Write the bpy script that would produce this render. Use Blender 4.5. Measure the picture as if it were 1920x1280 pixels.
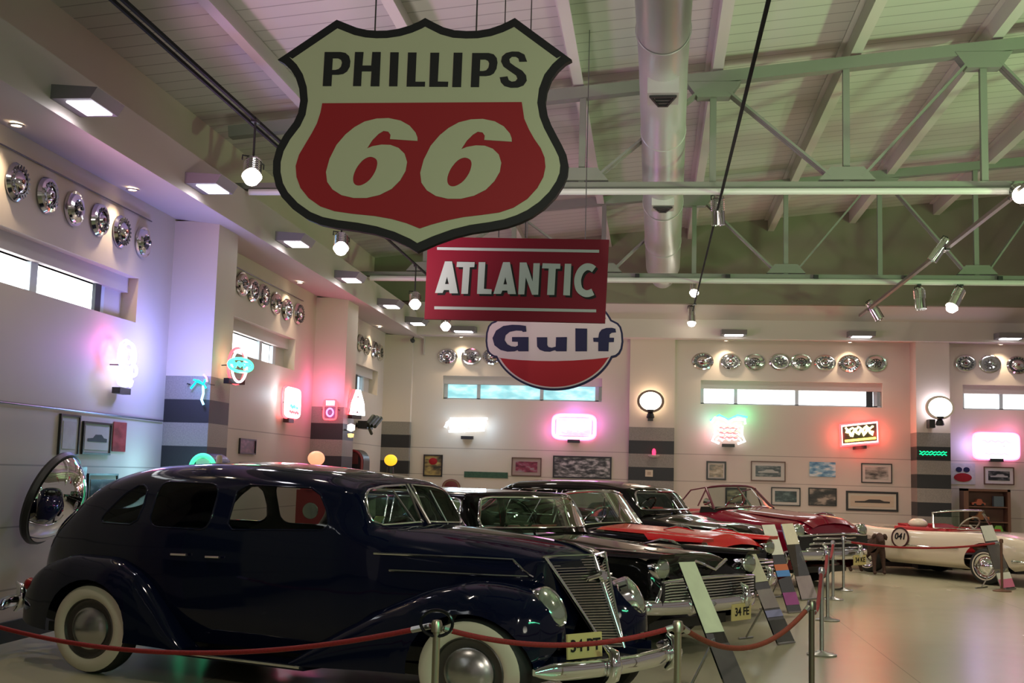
import bpy, bmesh, math, random
import numpy as np
from mathutils import Vector, Matrix
from mathutils.geometry import tessellate_polygon
random.seed(7)
SC = bpy.context.scene
COL = SC.collection
for o in list(bpy.data.objects):
    bpy.data.objects.remove(o, do_unlink=True)

# ------------------------------------------------------------------ camera
YAW, PITCH, ROLL, FPX, EYE = .12116, .11276, .02768, 2200.0, 1.75
_cy, _sy, _cp, _sp = math.cos(YAW), math.sin(YAW), math.cos(PITCH), math.sin(PITCH)
FW = Vector((-_sy*_cp, _cy*_cp, _sp)); _r0 = Vector((_cy, _sy, 0)); _u0 = _r0.cross(FW)
RT = math.cos(ROLL)*_r0 + math.sin(ROLL)*_u0
UP = -math.sin(ROLL)*_r0 + math.cos(ROLL)*_u0
CAMP = Vector((0, 0, EYE))
cd = bpy.data.cameras.new('camera'); cam = bpy.data.objects.new('camera', cd); COL.objects.link(cam)
cd.sensor_fit = 'HORIZONTAL'; cd.sensor_width = 36.0; cd.lens = FPX/1920*36.0
cd.clip_start = .05; cd.clip_end = 200
cam.matrix_world = Matrix(((RT.x, UP.x, -FW.x, CAMP.x), (RT.y, UP.y, -FW.y, CAMP.y), (RT.z, UP.z, -FW.z, CAMP.z), (0, 0, 0, 1)))
SC.camera = cam

# ------------------------------------------------------------------ world and big lights
SC.view_settings.view_transform = 'Standard'; SC.view_settings.look = 'None'
SC.view_settings.gamma = 1.0; SC.view_settings.use_curve_mapping = False
SC.view_settings.exposure = 0.12
W = bpy.data.worlds.new('World'); SC.world = W; W.use_nodes = True
bg = W.node_tree.nodes['Background']; bg.inputs[0].default_value = (1.0, .86, .78, 1); bg.inputs[1].default_value = .15
SC.cycles.max_bounces = 6; SC.cycles.diffuse_bounces = 3; SC.cycles.glossy_bounces = 4
SC.cycles.transparent_max_bounces = 12; SC.cycles.caustics_reflective = False; SC.cycles.caustics_refractive = False
SC.cycles.sample_clamp_indirect = 4.0

def light(kind, name, loc, energy, color, size=.2, aim=None, spot=60, blend=.6, size_y=None):
    d = bpy.data.lights.new(name, kind); d.energy = energy; d.color = color
    if kind == 'AREA':
        d.size = size
        if size_y: d.shape = 'RECTANGLE'; d.size_y = size_y
    else:
        d.shadow_soft_size = size
    if kind == 'SPOT': d.spot_size = math.radians(spot); d.spot_blend = blend
    o = bpy.data.objects.new(name, d); COL.objects.link(o); o.location = loc
    if aim is not None:
        o.rotation_euler = (Vector(aim)-Vector(loc)).to_track_quat('-Z', 'Y').to_euler()
    return o

# ceiling spots of the hall (the tracks carry them along the room)
for (x, y, e) in ((-3.9, 7.5, 90), (.8, 8.5, 170), (4.3, 8.0, 260), (-3.9, 15, 130), (.8, 16.5, 190), (4.3, 16.5, 280), (.8, 22.5, 300), (4.6, 22.5, 330), (-2.8, 22.5, 200), (8.2, 14, 260), (8.2, 21, 260)):
    light('SPOT', 'hall_spot', (x, y, 5.0), e, (1, .86, .70), .12, (x+.1, y+.6, 0), 120, .9)
# unseen coloured spots, assumed and added to tint the roof: magenta left, green right
light('SPOT', 'assumed_magenta_spot', (-5.4, 8.6, 2.9), 520, (1, .42, .82), .3, (-1.2, 15.5, 6.9), 80, .9)
light('SPOT', 'assumed_magenta_spot', (-5.0, 16.5, 3.0), 260, (1, .42, .72), .3, (-.5, 23.0, 6.6), 80, .9)
light('SPOT', 'assumed_green_spot', (9.8, 8.5, 2.8), 2400, (.55, 1, .42), .3, (3.4, 15.5, 7.5), 72, .9)
light('SPOT', 'assumed_green_spot', (12.5, 14.0, 2.8), 1100, (.58, 1, .42), .3, (5.0, 19.5, 7.6), 66, .9)
light('SPOT', 'fill_uplight', (-3.0, 9.0, 2.6), 330, (1, .92, .82), .4, (-2.6, 14.5, 6.7), 80, .9)  # unseen fill lamp, added to lighten the left part of the roof
light('SPOT', 'fill_uplight', (2.5, 9.5, 2.2), 420, (1, .90, .76), .5, (2.5, 17, 7.3), 110, .9)  # unseen neutral fill, added to lighten the roof sheets
light('SPOT', 'fill_uplight', (1.0, 1.0, 2.2), 230, (1, .95, .78), .5, (-.8, 8, 4.6), 70, .9)  # unseen front fill, added to brighten the hanging signs
light('SPOT', 'hall_spot', (4.0, -1.5, 5.0), 900, (1, .88, .72), .15, (3.2, 14, .6), 62, .9)  # unseen lamp behind the camera, added to light car fronts and panels
light('SPOT', 'hall_spot', (-1.5, -1.5, 5.2), 420, (1, .90, .74), .15, (-.5, 12, 2.2), 62, .9)  # second unseen lamp behind the camera, added as front fill
light('AREA', 'assumed_green_strip', (2.6, 3.0, 2.7), 50, (.12, 1, .5), 2.4, (1.0, 9.0, .8), size_y=.16)  # unseen green strip lamp, assumed for the green lines in the chrome

# ------------------------------------------------------------------ pixel rays onto real planes
def ray(px, py):
    px, py = float(px), float(py)
    return FW + (px-960)/FPX*RT - (py-640)/FPX*UP
def U(px, py, ax, val):
    d = ray(px, py); t = (val-CAMP[ax])/d[ax]; return CAMP + t*d
XW, YW = -6.198, 26.678
def PL(px, py, off=0): return U(px, py, 0, XW+off)
def PF(px, py, off=0): return U(px, py, 1, YW-off)
def PG(px, py, z=0): return U(px, py, 2, z)

# ------------------------------------------------------------------ materials
MATS = {}
def mat(name, col=(.5, .5, .5), rough=.5, metal=0, emit=None, es=1.0, coat=0, noise=None, bump=0, spec=.5, alpha=1, scale=20.0):
    if name in MATS: return MATS[name]
    m = bpy.data.materials.new(name); m.use_nodes = True; nt = m.node_tree; b = nt.nodes['Principled BSDF']
    b.inputs['Base Color'].default_value = (*col, 1); b.inputs['Roughness'].default_value = rough; b.inputs['Metallic'].default_value = metal
    b.inputs['Coat Weight'].default_value = coat; b.inputs['Coat Roughness'].default_value = .04
    b.inputs['Specular IOR Level'].default_value = spec; b.inputs['Alpha'].default_value = alpha
    if emit: b.inputs['Emission Color'].default_value = (*emit, 1); b.inputs['Emission Strength'].default_value = es
    if noise:
        n = nt.nodes.new('ShaderNodeTexNoise'); n.inputs['Scale'].default_value = scale; n.inputs['Detail'].default_value = 4
        g = nt.nodes.new('ShaderNodeNewGeometry'); nt.links.new(g.outputs['Position'], n.inputs['Vector'])
        r = nt.nodes.new('ShaderNodeValToRGB'); r.color_ramp.elements[0].position = .35; r.color_ramp.elements[1].position = .65
        r.color_ramp.elements[0].color = (*col, 1); r.color_ramp.elements[1].color = (*noise, 1)
        nt.links.new(n.outputs[0], r.inputs[0]); nt.links.new(r.outputs[0], b.inputs['Base Color'])
    MATS[name] = m; return m

def node_math(nt, op, a, b=None, c=None):
    n = nt.nodes.new('ShaderNodeMath'); n.operation = op
    for i, v in enumerate((a, b, c)):
        if v is None: continue
        if isinstance(v, (int, float)): n.inputs[i].default_value = v
        else: nt.links.new(v, n.inputs[i])
    return n.outputs[0]
def mixcol(nt, f, a, b):
    n = nt.nodes.new('ShaderNodeMix'); n.data_type = 'RGBA'
    for i, v in ((0, f), (6, a), (7, b)):
        if isinstance(v, (int, float)): n.inputs[i].default_value = v
        elif isinstance(v, tuple): n.inputs[i].default_value = (*v, 1)
        else: nt.links.new(v, n.inputs[i])
    return n.outputs[2]
def zmat(name, kind, col, rough=.6):
    m = bpy.data.materials.new(name); m.use_nodes = True; nt = m.node_tree; b = nt.nodes['Principled BSDF']
    b.inputs['Roughness'].default_value = rough
    g = nt.nodes.new('ShaderNodeNewGeometry'); s = nt.nodes.new('ShaderNodeSeparateXYZ'); nt.links.new(g.outputs['Position'], s.inputs[0])
    x, y, z = s.outputs
    nz = nt.nodes.new('ShaderNodeTexNoise'); nt.links.new(g.outputs['Position'], nz.inputs['Vector'])
    if kind == 'wall':       # plaster, panel joints below 2.4 m
        nz.inputs['Scale'].default_value = 1.3
        base = mixcol(nt, nz.outputs[0], col, tuple(c*.94 for c in col))
        k = node_math(nt, 'MODULO', node_math(nt, 'SUBTRACT', z, .495-.603), .603)
        line = node_math(nt, 'MULTIPLY', node_math(nt, 'LESS_THAN', k, .016), node_math(nt, 'LESS_THAN', z, 2.4))
        c = mixcol(nt, line, base, tuple(v*.55 for v in col))
    elif kind == 'granite':  # striped granite cladding up to 2.885 m, painted above
        nz.inputs['Scale'].default_value = 60; nz.inputs['Detail'].default_value = 5
        gl = mixcol(nt, nz.outputs[0], (.13, .115, .10), (.34, .30, .26)); gd = mixcol(nt, nz.outputs[0], (.008, .008, .009), (.02, .02, .022))
        k = node_math(nt, 'MODULO', node_math(nt, 'SUBTRACT', 2.885+.59, z), .592)
        st = mixcol(nt, node_math(nt, 'GREATER_THAN', k, .296), gl, gd)
        hi = node_math(nt, 'GREATER_THAN', z, 2.885)
        c = mixcol(nt, hi, st, col)
        r = node_math(nt, 'MULTIPLY_ADD', hi, .15, .48); nt.links.new(r, b.inputs['Roughness'])
    elif kind == 'deck':     # profiled ceiling sheets, joints across the purlins
        nz.inputs['Scale'].default_value = .8
        base = mixcol(nt, nz.outputs[0], col, tuple(c*.85 for c in col))
        k = node_math(nt, 'MODULO', y, .30)
        c = mixcol(nt, node_math(nt, 'LESS_THAN', k, .022), base, tuple(v*.55 for v in col))
    elif kind == 'floor':
        nz.inputs['Scale'].default_value = .5; nz.inputs['Detail'].default_value = 2
        base = mixcol(nt, nz.outputs[0], col, tuple(c*.88 for c in col))
        kx = node_math(nt, 'MODULO', node_math(nt, 'ADD', x, 30.6), 3.0); ky = node_math(nt, 'MODULO', node_math(nt, 'ADD', y, 31.4), 3.0)
        l = node_math(nt, 'LESS_THAN', kx, .010)
        c = mixcol(nt, l, base, tuple(v*.6 for v in col))
        n2 = nt.nodes.new('ShaderNodeTexNoise'); n2.inputs['Scale'].default_value = 2.5; nt.links.new(g.outputs['Position'], n2.inputs['Vector'])
        nt.links.new(node_math(nt, 'MULTIPLY_ADD', n2.outputs[0], .06, rough-.03), b.inputs['Roughness'])
    nt.links.new(c, b.inputs['Base Color'])
    return m
def glassmat(name, tint, refl=.12, op=.25):
    m = bpy.data.materials.new(name); m.use_nodes = True; nt = m.node_tree; nt.nodes.remove(nt.nodes['Principled BSDF'])
    out = nt.nodes['Material Output']; t = nt.nodes.new('ShaderNodeBsdfTransparent'); t.inputs[0].default_value = (*tint, 1)
    gl = nt.nodes.new('ShaderNodeBsdfGlossy'); gl.inputs['Roughness'].default_value = .02; gl.inputs[0].default_value = (.9, .95, .92, 1)
    fr = nt.nodes.new('ShaderNodeLayerWeight'); fr.inputs[0].default_value = op
    mx = nt.nodes.new('ShaderNodeMixShader')
    f = node_math(nt, 'MULTIPLY_ADD', fr.outputs['Fresnel'], 1.0, refl); nt.links.new(f, mx.inputs[0])
    nt.links.new(t.outputs[0], mx.inputs[1]); nt.links.new(gl.outputs[0], mx.inputs[2]); nt.links.new(mx.outputs[0], out.inputs[0]); return m
def picmat(name, a, b, c, scale=9.0, emit=0):
    m = bpy.data.materials.new(name); m.use_nodes = True; nt = m.node_tree; p = nt.nodes['Principled BSDF']; p.inputs['Roughness'].default_value = .3
    g = nt.nodes.new('ShaderNodeNewGeometry'); n = nt.nodes.new('ShaderNodeTexNoise'); n.inputs['Scale'].default_value = scale; n.inputs['Detail'].default_value = 5
    mp = nt.nodes.new('ShaderNodeMapping'); mp.inputs['Scale'].default_value = (1, 1, 2.4); mp.inputs['Location'].default_value = (random.random()*9, 0, random.random()*9)
    nt.links.new(g.outputs['Position'], mp.inputs[0]); nt.links.new(mp.outputs[0], n.inputs['Vector'])
    r = nt.nodes.new('ShaderNodeValToRGB'); e = r.color_ramp.elements
    e[0].position = .36; e[0].color = (*a, 1); e[1].position = .64; e[1].color = (*c, 1); q = e.new(.5); q.color = (*b, 1)
    nt.links.new(n.outputs[0], r.inputs[0]); nt.links.new(r.outputs[0], p.inputs['Base Color'])
    if emit: nt.links.new(r.outputs[0], p.inputs['Emission Color']); p.inputs['Emission Strength'].default_value = emit
    return m

M_WALL = zmat('wall_paint', 'wall', (.60, .505, .43)); M_PIL = zmat('granite_stripes', 'granite', (.60, .505, .43))
M_DECK = zmat('roof_sheets', 'deck', (.60, .58, .54)); M_FLOOR = zmat('polished_concrete', 'floor', (.46, .435, .30), .26)
M_PLASTER = mat('bulkhead_plaster', (.54, .47, .43), .65); M_STEEL = mat('painted_steel', (.19, .205, .17), .5)
M_GABLE = mat('gable_green', (.20, .19, .13), .7)
M_CHROME = mat('chrome', (.82, .82, .82), .07, 1); M_DCHROME = mat('brushed_steel', (.5, .5, .5), .28, 1)
M_BLACK = mat('black_plastic', (.012, .012, .013), .4); M_RUBBER = mat('rubber', (.012, .012, .012), .7)
M_DARKIN = mat('dark_interior', (.02, .018, .016), .8); M_WIRE = mat('steel_wire', (.2, .2, .2), .4, 1)
M_NAVY = mat('navy_paint', (.0028, .0045, .018), .06, spec=.38); M_BLKP = mat('black_paint', (.004, .004, .004), .06, spec=.30)
M_REDP = mat('red_paint', (.62, .010, .012), .2, coat=.3); M_MARP = mat('maroon_paint', (.21, .004, .022), .12, coat=.6)
M_CREAMP = mat('cream_paint', (.72, .62, .50), .2, coat=1.0); M_WHITEWALL = mat('whitewall', (.62, .55, .45), .6)
M_REDLEATHER = mat('red_leather', (.35, .01, .015), .4); M_ROPE = mat('red_rope', (.33, .012, .014), .7, noise=(.22, .008, .01), scale=90)
M_GLASS = glassmat('car_glass', (.62, .70, .66), .02, .12); M_ACRYL = glassmat('acrylic', (.80, .82, .80), .22, .5)
M_LENS = mat('lamp_lens', (.42, .47, .40), .14, .75); M_WARM = mat('lamp_glow', (1, .9, .75), emit=(1, .86, .68), es=14)
M_COOL = mat('lamp_diffuser', (1, 1, 1), emit=(.97, .95, 1), es=5.5); M_LAMPBOX = mat('lamp_housing', (.16, .15, .16), .5)
M_CREAM = mat('enamel_cream', (.46, .445, .31), .55, spec=.25); M_SRED = mat('enamel_red', (.30, .010, .016), .55, spec=.25); M_SBLK = mat('enamel_black', (.010, .010, .012), .55, spec=.25)
M_ARED = mat('enamel_crimson', (.20, .005, .022), .55, spec=.25); M_AWHITE = mat('letter_white', (.48, .50, .52), .55, spec=.25); M_NAVYE = mat('enamel_navy', (.012, .014, .05), .55, spec=.25); M_GWHITE = mat('enamel_white', (.54, .50, .47), .55, spec=.25)
def neon(name, c, s=5): return mat('neon_'+name, c, .4, emit=c, es=s)

# ------------------------------------------------------------------ mesh builder
ORG = {}
def tag(o, label=None, cat=None, group=None, kind=None):
    for k, v in (('label', label), ('category', cat), ('group', group), ('kind', kind)):
        if v: o[k] = v
    return o
def thing(name, label, cat, loc, group=None):
    o = bpy.data.objects.new(name, None); COL.objects.link(o); o.location = loc; o.empty_display_size = .1
    ORG[o.name] = Vector(loc); return tag(o, label, cat, group)

class MB:
    def __init__(s, xf=None): s.v = []; s.f = []; s.xf = xf
    def add(s, vs, fs):
        n = len(s.v); s.v += [s.xf(Vector(p)) if s.xf else Vector(p) for p in vs]; s.f += [tuple(i+n for i in f) for f in fs]; return s
    def hexa(s, p):   # 8 corners: bottom ring 0-3, top ring 4-7
        return s.add(p, [(3, 2, 1, 0), (4, 5, 6, 7), (0, 1, 5, 4), (1, 2, 6, 5), (2, 3, 7, 6), (3, 0, 4, 7)])
    def box(s, a, b):
        (x0, y0, z0), (x1, y1, z1) = a, b
        return s.hexa([(x0, y0, z0), (x1, y0, z0), (x1, y1, z0), (x0, y1, z0), (x0, y0, z1), (x1, y0, z1), (x1, y1, z1), (x0, y1, z1)])
    def obox(s, c, ax, ay, az):   # centre and three half axes
        c, ax, ay, az = map(Vector, (c, ax, ay, az))
        return s.hexa([c-ax-ay-az, c+ax-ay-az, c+ax+ay-az, c-ax+ay-az, c-ax-ay+az, c+ax-ay+az, c+ax+ay+az, c-ax+ay+az])
    def beam(s, p, q, w, h, up=(0, 0, 1)):
        p, q = Vector(p), Vector(q); d = (q-p).normalized(); sd = d.cross(Vector(up)).normalized(); u = sd.cross(d)
        return s.obox((p+q)/2, d*((q-p).length/2), sd*(w/2), u*(h/2))
    def tube(s, pts, r, n=8, closed=False, flat=1.0, caps=True):
        pts = [Vector(p) for p in pts]; N = len(pts); vs = []; prev = None
        for i, p in enumerate(pts):
            if closed: d = pts[(i+1) % N]-pts[i-1]
            else: d = pts[min(i+1, N-1)]-pts[max(i-1, 0)]
            if d.length < 1e-9: d = Vector((0, 0, 1))
            d.normalize()
            if prev is None: a = d.orthogonal().normalized() if abs(d.z) > .95 else Vector((0, 0, 1)).cross(d).normalized()
            else:
                a = prev - d*prev.dot(d); a = a.normalized() if a.length > 1e-6 else d.orthogonal().normalized()
            prev = a; b = d.cross(a); rr = r[i] if isinstance(r, (list, tuple)) else r
            vs += [p + a*math.cos(2*math.pi*k/n)*rr + b*math.sin(2*math.pi*k/n)*rr*flat for k in range(n)]
        fs = []
        for i in range(N if closed else N-1):
            j = (i+1) % N
            fs += [(i*n+k, i*n+(k+1) % n, j*n+(k+1) % n, j*n+k) for k in range(n)]
        if not closed and caps: fs += [tuple(range(n))[::-1], tuple(range((N-1)*n, N*n))]
        return s.add(vs, fs)
    def lathe(s, prof, c, axis, ux=None, n=32, sx=1.0):   # prof: (radius, height along axis)
        c, ax = Vector(c), Vector(axis).normalized(); a = Vector(ux).normalized() if ux else ax.orthogonal().normalized(); b = ax.cross(a)
        vs = []; fs = []; rows = []
        for (r, h) in prof:
            if r < 1e-6: rows.append([len(vs)]); vs.append(c+ax*h)
            else:
                rows.append(list(range(len(vs), len(vs)+n))); vs += [c+ax*h+a*math.cos(2*math.pi*k/n)*r*sx+b*math.sin(2*math.pi*k/n)*r for k in range(n)]
        for A, B in zip(rows, rows[1:]):
            if len(A) == 1 and len(B) == 1: continue
            for k in range(n):
                k2 = (k+1) % n
                if len(A) == 1: fs.append((A[0], B[k2], B[k]))
                elif len(B) == 1: fs.append((A[k], A[k2], B[0]))
                else: fs.append((A[k], A[k2], B[k2], B[k]))
        return s.add(vs, fs)
    def prism(s, loops, off):   # flat polygon with holes, thickness vector
        off = Vector(off); loops = [[Vector(p) for p in l] for l in loops]; vs = [p for l in loops for p in l]; n = len(vs)
        tri = tessellate_polygon(loops); fs = [tuple(t) for t in tri] + [tuple(i+n for i in t)[::-1] for t in tri]
        b = 0
        for l in loops:
            m = len(l); fs += [(b+i, b+(i+1) % m, n+b+(i+1) % m, n+b+i) for i in range(m)]; b += m
        return s.add(vs+[p+off for p in vs], fs)
    def build(s, name, m, parent=None, smooth=30, label=None):
        org = ORG.get(parent.name, Vector()) if parent else Vector()
        if parent is None:
            xs = [min(v[i] for v in s.v) for i in range(3)]; xe = [max(v[i] for v in s.v) for i in range(3)]
            org = Vector(((xs[0]+xe[0])/2, (xs[1]+xe[1])/2, xs[2]))
        me = bpy.data.meshes.new(name); me.from_pydata([v-org for v in s.v], [], s.f)
        bm = bmesh.new(); bm.from_mesh(me); bmesh.ops.recalc_face_normals(bm, faces=bm.faces); bm.to_mesh(me); bm.free()
        return link_mesh(name, me, m, parent, org, smooth, label)
def link_mesh(name, me, m, parent, org, smooth=30, label=None):
    me.materials.append(m)
    if smooth:
        me.polygons.foreach_set('use_smooth', [True]*len(me.polygons)); me.set_sharp_from_angle(angle=math.radians(smooth))
    o = bpy.data.objects.new(name, me); COL.objects.link(o)
    if parent: o.parent = parent
    else: o.location = org
    ORG[o.name] = Vector(org)
    if label: o['label'] = label
    return o
def struct(mb, name, m, smooth=30): return tag(mb.build(name, m, None, smooth), kind='structure')
def single(mb, name, m, label, cat, group=None, smooth=30): return tag(mb.build(name, m, None, smooth), label, cat, group)

def text_mb(txt, o, u, v, nrm, size, bold=0.0, depth=.004, shear=0.0):
    cu = bpy.data.curves.new('t', 'FONT'); cu.body = txt; cu.size = 1.0; cu.offset = bold; cu.shear = shear; cu.resolution_u = 4
    cu.align_x = 'CENTER'; cu.align_y = 'CENTER'
    ob = bpy.data.objects.new('t', cu); COL.objects.link(ob)
    me = ob.to_mesh(); vs = [w.co.copy() for w in me.vertices]; fs = [tuple(p.vertices) for p in me.polygons]; ob.to_mesh_clear()
    bpy.data.objects.remove(ob, do_unlink=True)
    o, u, v, nrm = map(Vector, (o, u, v, nrm)); n = len(vs); m = MB()
    P = [o + u*w.x*size + v*w.y*size for w in vs]
    from collections import Counter
    ec = Counter()
    for f in fs:
        for a, b in zip(f, f[1:]+f[:1]): ec[(a, b)] += 1
    side = [(a, b, b+n, a+n) for (a, b) in ec if (b, a) not in ec]
    return m.add(P+[p+nrm*depth for p in P], fs+[tuple(i+n for i in f) for f in fs]+side)

def pchip(x, y, xs):
    x, y = np.asarray(x, float), np.asarray(y, float); h = np.diff(x); d = np.diff(y)/h; n = len(x); m = np.zeros(n)
    for i in range(1, n-1):
        if d[i-1]*d[i] > 0:
            w1, w2 = 2*h[i]+h[i-1], h[i]+2*h[i-1]; m[i] = (w1+w2)/(w1/d[i-1]+w2/d[i])
    m[0], m[-1] = d[0], d[-1]
    k = np.clip(np.searchsorted(x, xs)-1, 0, n-2); t = (xs-x[k])/h[k]
    return (2*t**3-3*t**2+1)*y[k]+(t**3-2*t**2+t)*h[k]*m[k]+(-2*t**3+3*t**2)*y[k+1]+(t**3-t**2)*h[k]*m[k+1]
def catmull(pts, per=6, closed=False):
    pts = [Vector(p) for p in pts]; n = len(pts); out = []
    rng = range(n) if closed else range(n-1)
    for i in rng:
        if closed: p0, p1, p2, p3 = pts[i-1], pts[i], pts[(i+1) % n], pts[(i+2) % n]
        else: p0, p1, p2, p3 = pts[max(i-1, 0)], pts[i], pts[i+1], pts[min(i+2, n-1)]
        for k in range(per):
            t = k/per; out.append(.5*((2*p1)+(p2-p0)*t+(2*p0-5*p1+4*p2-p3)*t*t+(3*p1-p0-3*p2+p3)*t**3))
    if not closed: out.append(pts[-1])
    return out
def arc(cx, cz, rx, rz, a0, a1, n): return [(cx+rx*math.cos(math.radians(a0+(a1-a0)*k/n)), cz+rz*math.sin(math.radians(a0+(a1-a0)*k/n))) for k in range(n+1)]

# ================================================================== ROOM
XR, Y0 = 15.0, -5.0
DZ = lambda x: 7.10+.104*x
BX, BY = XW+.9, YW-.9            # bulkhead faces
GY = 25.2
struct(MB().box((XW-.3, Y0, -.15), (XR, YW+.3, 0)), 'floor', M_FLOOR)
def wall_with_windows(name, wins, lo, hi, ztop, axis):
    mb = MB()
    def B(a, b, z0, z1):
        if b-a < .01 or z1-z0 < .01: return
        mb.box((XW-.3, a, z0), (XW, b, z1)) if axis == 1 else mb.box((a, YW, z0), (b, YW+.3, z1))
    B(lo, hi, 0, 3.44); B(lo, hi, 3.98, ztop); p = lo
    for a, b in wins: B(p, a, 3.44, 3.98); p = b
    B(p, hi, 3.44, 3.98)
    return struct(mb, name, M_WALL)
LWIN = [(2.9, 6.8), (9.5, 13.38), (16.05, 19.72), (22.55, 25.95)]
FWIN = [(-4.83, -1.16), (1.06, 5.03), (6.74, 10.6)]
wall_with_windows('wall_left', LWIN, Y0, YW, 6.5, 1)
wall_with_windows('wall_back', FWIN, XW-.3, XR, 6.0, 0)
M_SKYW = picmat('window_daylight', (.80, .92, 1.0), (.97, .99, 1.0), (1.0, 1.0, 1.0), 1.5, emit=3.5)
M_SKYB = picmat('window_foliage', (.22, .50, .55), (.34, .68, .74), (.55, .82, .88), 3.0, emit=.95)
M_FRAME = mat('window_frame', (.55, .60, .66), .4); M_FRAMED = mat('window_frame_dark', (.02, .022, .03), .4)
wn = 0
def window(axis, a, b, muls, sky, dark=None):
    global wn; wn += 1
    def bx(mb, s0, s1, d0, d1, z0, z1):
        return mb.box((XW-d1, s0, z0), (XW-d0, s1, z1)) if axis == 1 else mb.box((s0, YW+d0, z0), (s1, YW+d1, z1))
    fr = MB(); e = .14 if axis == 1 else .08; inset = .45 if axis == 1 else .08
    bx(fr, a, b, .20, .26, 3.44, 3.48); bx(fr, a, b, .20, .26, 3.80, 3.86)
    for m in [a+e/2, b-e/2-inset]+list(muls): bx(fr, m-e/2, m+e/2, .20, .26, 3.46, 3.82)
    o = struct(fr, 'window_%d' % wn, M_FRAME)
    lin = bx(MB(), a, b, .12, .28, 3.80, 3.98).build('window_head', M_PLASTER, o)
    if axis == 1: bx(MB(), b-inset, b, .20, .28, 3.44, 3.86).build('window_reveal', M_PLASTER, o)
    bx(MB(), a+e, b-e-inset, .27, .29, 3.44, 3.86).build('pane', sky, o, 0)
    if dark: bx(MB(), dark-.07, dark+.07, .17, .21, 3.45, 3.82).build('window_post', M_FRAMED, o)
window(1, 2.9, 6.8, (4.2, 5.5), M_SKYW); window(1, 9.5, 13.38, (10.2, 11.35), M_SKYW, 12.72)
window(1, 16.05, 19.72, (17.0, 18.5), M_SKYW); window(1, 22.55, 25.95, (23.6,), picmat('window_shaded', (.45, .60, .75), (.55, .70, .82), (.62, .74, .84), 1.5, emit=.8), 24.72)
window(0, -4.83, -1.16, (-4.02, -2.55), M_SKYB); window(0, 1.06, 5.03, (1.85, 3.2), M_SKYW, 4.78); window(0, 6.74, 10.6, (7.6, 8.8), M_SKYW)
mb = MB()       # roof
x0, x1, y1 = XW-.6, XR, GY+.3
mb.hexa([(x0, Y0, DZ(x0)), (x1, Y0, DZ(x1)), (x1, y1, DZ(x1)), (x0, y1, DZ(x0)), (x0, Y0, DZ(x0)+.1), (x1, Y0, DZ(x1)+.1), (x1, y1, DZ(x1)+.1), (x0, y1, DZ(x0)+.1)])
struct(mb, 'ceiling', M_DECK)
mb = MB(); mb.prism([[(x0, GY, 5.50), (x1, GY, 5.50), (x1, GY, DZ(x1)), (x0, GY, DZ(x0))]], (0, .2, 0)); struct(mb, 'wall_gable', M_GABLE)
# bulkheads: boxed eaves along both walls
PR1 = [(XW, 4.93), (BX, 4.82), (BX, 5.32), (XW, 5.5)]
struct(MB().prism([[(x, Y0, z) for x, z in PR1]], (0, YW-Y0, 0)), 'trim_1', M_PLASTER)
PR2 = [(YW, 4.88), (BY, 4.82), (BY, 5.23), (GY, 5.60), (GY+.3, 6.0), (YW, 6.0)]
struct(MB().prism([[(BX, y, z) for y, z in PR2]], (XR-BX, 0, 0)), 'trim_2', M_PLASTER)
struct(MB().box((XW, Y0, 0), (XW+.03, YW, .2)), 'baseboard_left', mat('baseboard_dark', (.02, .02, .022), .5))
struct(MB().box((XW, YW-.03, 0), (XR, YW, .2)), 'baseboard_back', MATS['baseboard_dark'])
PX = XW+.6
def pillar(i, x0, x1, y0, y1, zt=4.9):
    o = struct(MB().box((x0, y0, 0), (x1, y1, zt)), 'trim_%d' % i, M_PIL); o['label'] = 'pillar with striped granite cladding on its lower half'; return o
pillar(3, XW-.02, PX, 14.35, 15.05); pillar(4, XW-.02, PX, 20.88, 21.65); pillar(5, XW-.02, PX, 7.8, 8.5)
pillar(6, XW-.02, XW+.66, YW-.16, YW+.02)
pillar(7, -.53, .48, YW-.12, YW+.02); pillar(8, 5.62, 6.32, YW-.6, YW+.02)
struct(MB().box((BX, YW-.1, 4.45), (BX+.02, YW, 4.9)), 'trim_9', M_PLASTER)

# ================================================================== ROOF STEEL
def truss(Y, a, b, zb, nodes, label):
    ct = lambda x: a+b*x
    t = thing('roof_truss', label, 'truss', (0, Y, zb-.1), 'roof trusses across the hall')
    xl, xr = -5.6, 14.0
    MB().beam((xl, Y, ct(xl)+.02), (xr, Y, ct(xr)+.02), .16, .15).build('top_chord', M_STEEL, t)
    MB().beam((xl, Y, zb), (xr, Y, zb), .14, .08).build('bottom_chord', M_STEEL, t)
    for i, x in enumerate(nodes):
        MB().beam((x, Y, zb), (x, Y, ct(x)), .08, .08, (1, 0, 0)).build('post', M_STEEL, t)
        top = i % 2 == 1
        z = ct(x)-.14 if top else zb+.12
        MB().prism([[(x-.34, Y-.09, z+(.1 if top else -.06)), (x+.34, Y-.09, z+(.1 if top else -.06)), (x+.2, Y-.09, z+(-.10 if top else .10)), (x-.2, Y-.09, z+(-.10 if top else .10))]], (0, .18, 0)).build('gusset_plate', M_STEEL, t)
        if i+1 < len(nodes):
            x2 = nodes[i+1]; p, q = ((x+.18, Y, ct(x)-.16), (x2-.18, Y, zb+.1)) if top else ((x+.18, Y, zb+.1), (x2-.18, Y, ct(x2)-.16))
            for s in (-.05, .05): MB().beam((p[0], Y+s, p[2]), (q[0], Y+s, q[2]), .03, .085, (0, 1, 0)).build('diagonal', M_STEEL, t)
NODES = [-4.25, -2.6, -.94, .70, 2.33, 3.97, 5.62, 7.27, 8.9, 10.5, 12.1]
truss(14.55, 6.69, .103, 5.40, NODES, 'nearest steel roof truss, top chord passing behind the big shield sign and round duct')
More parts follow.
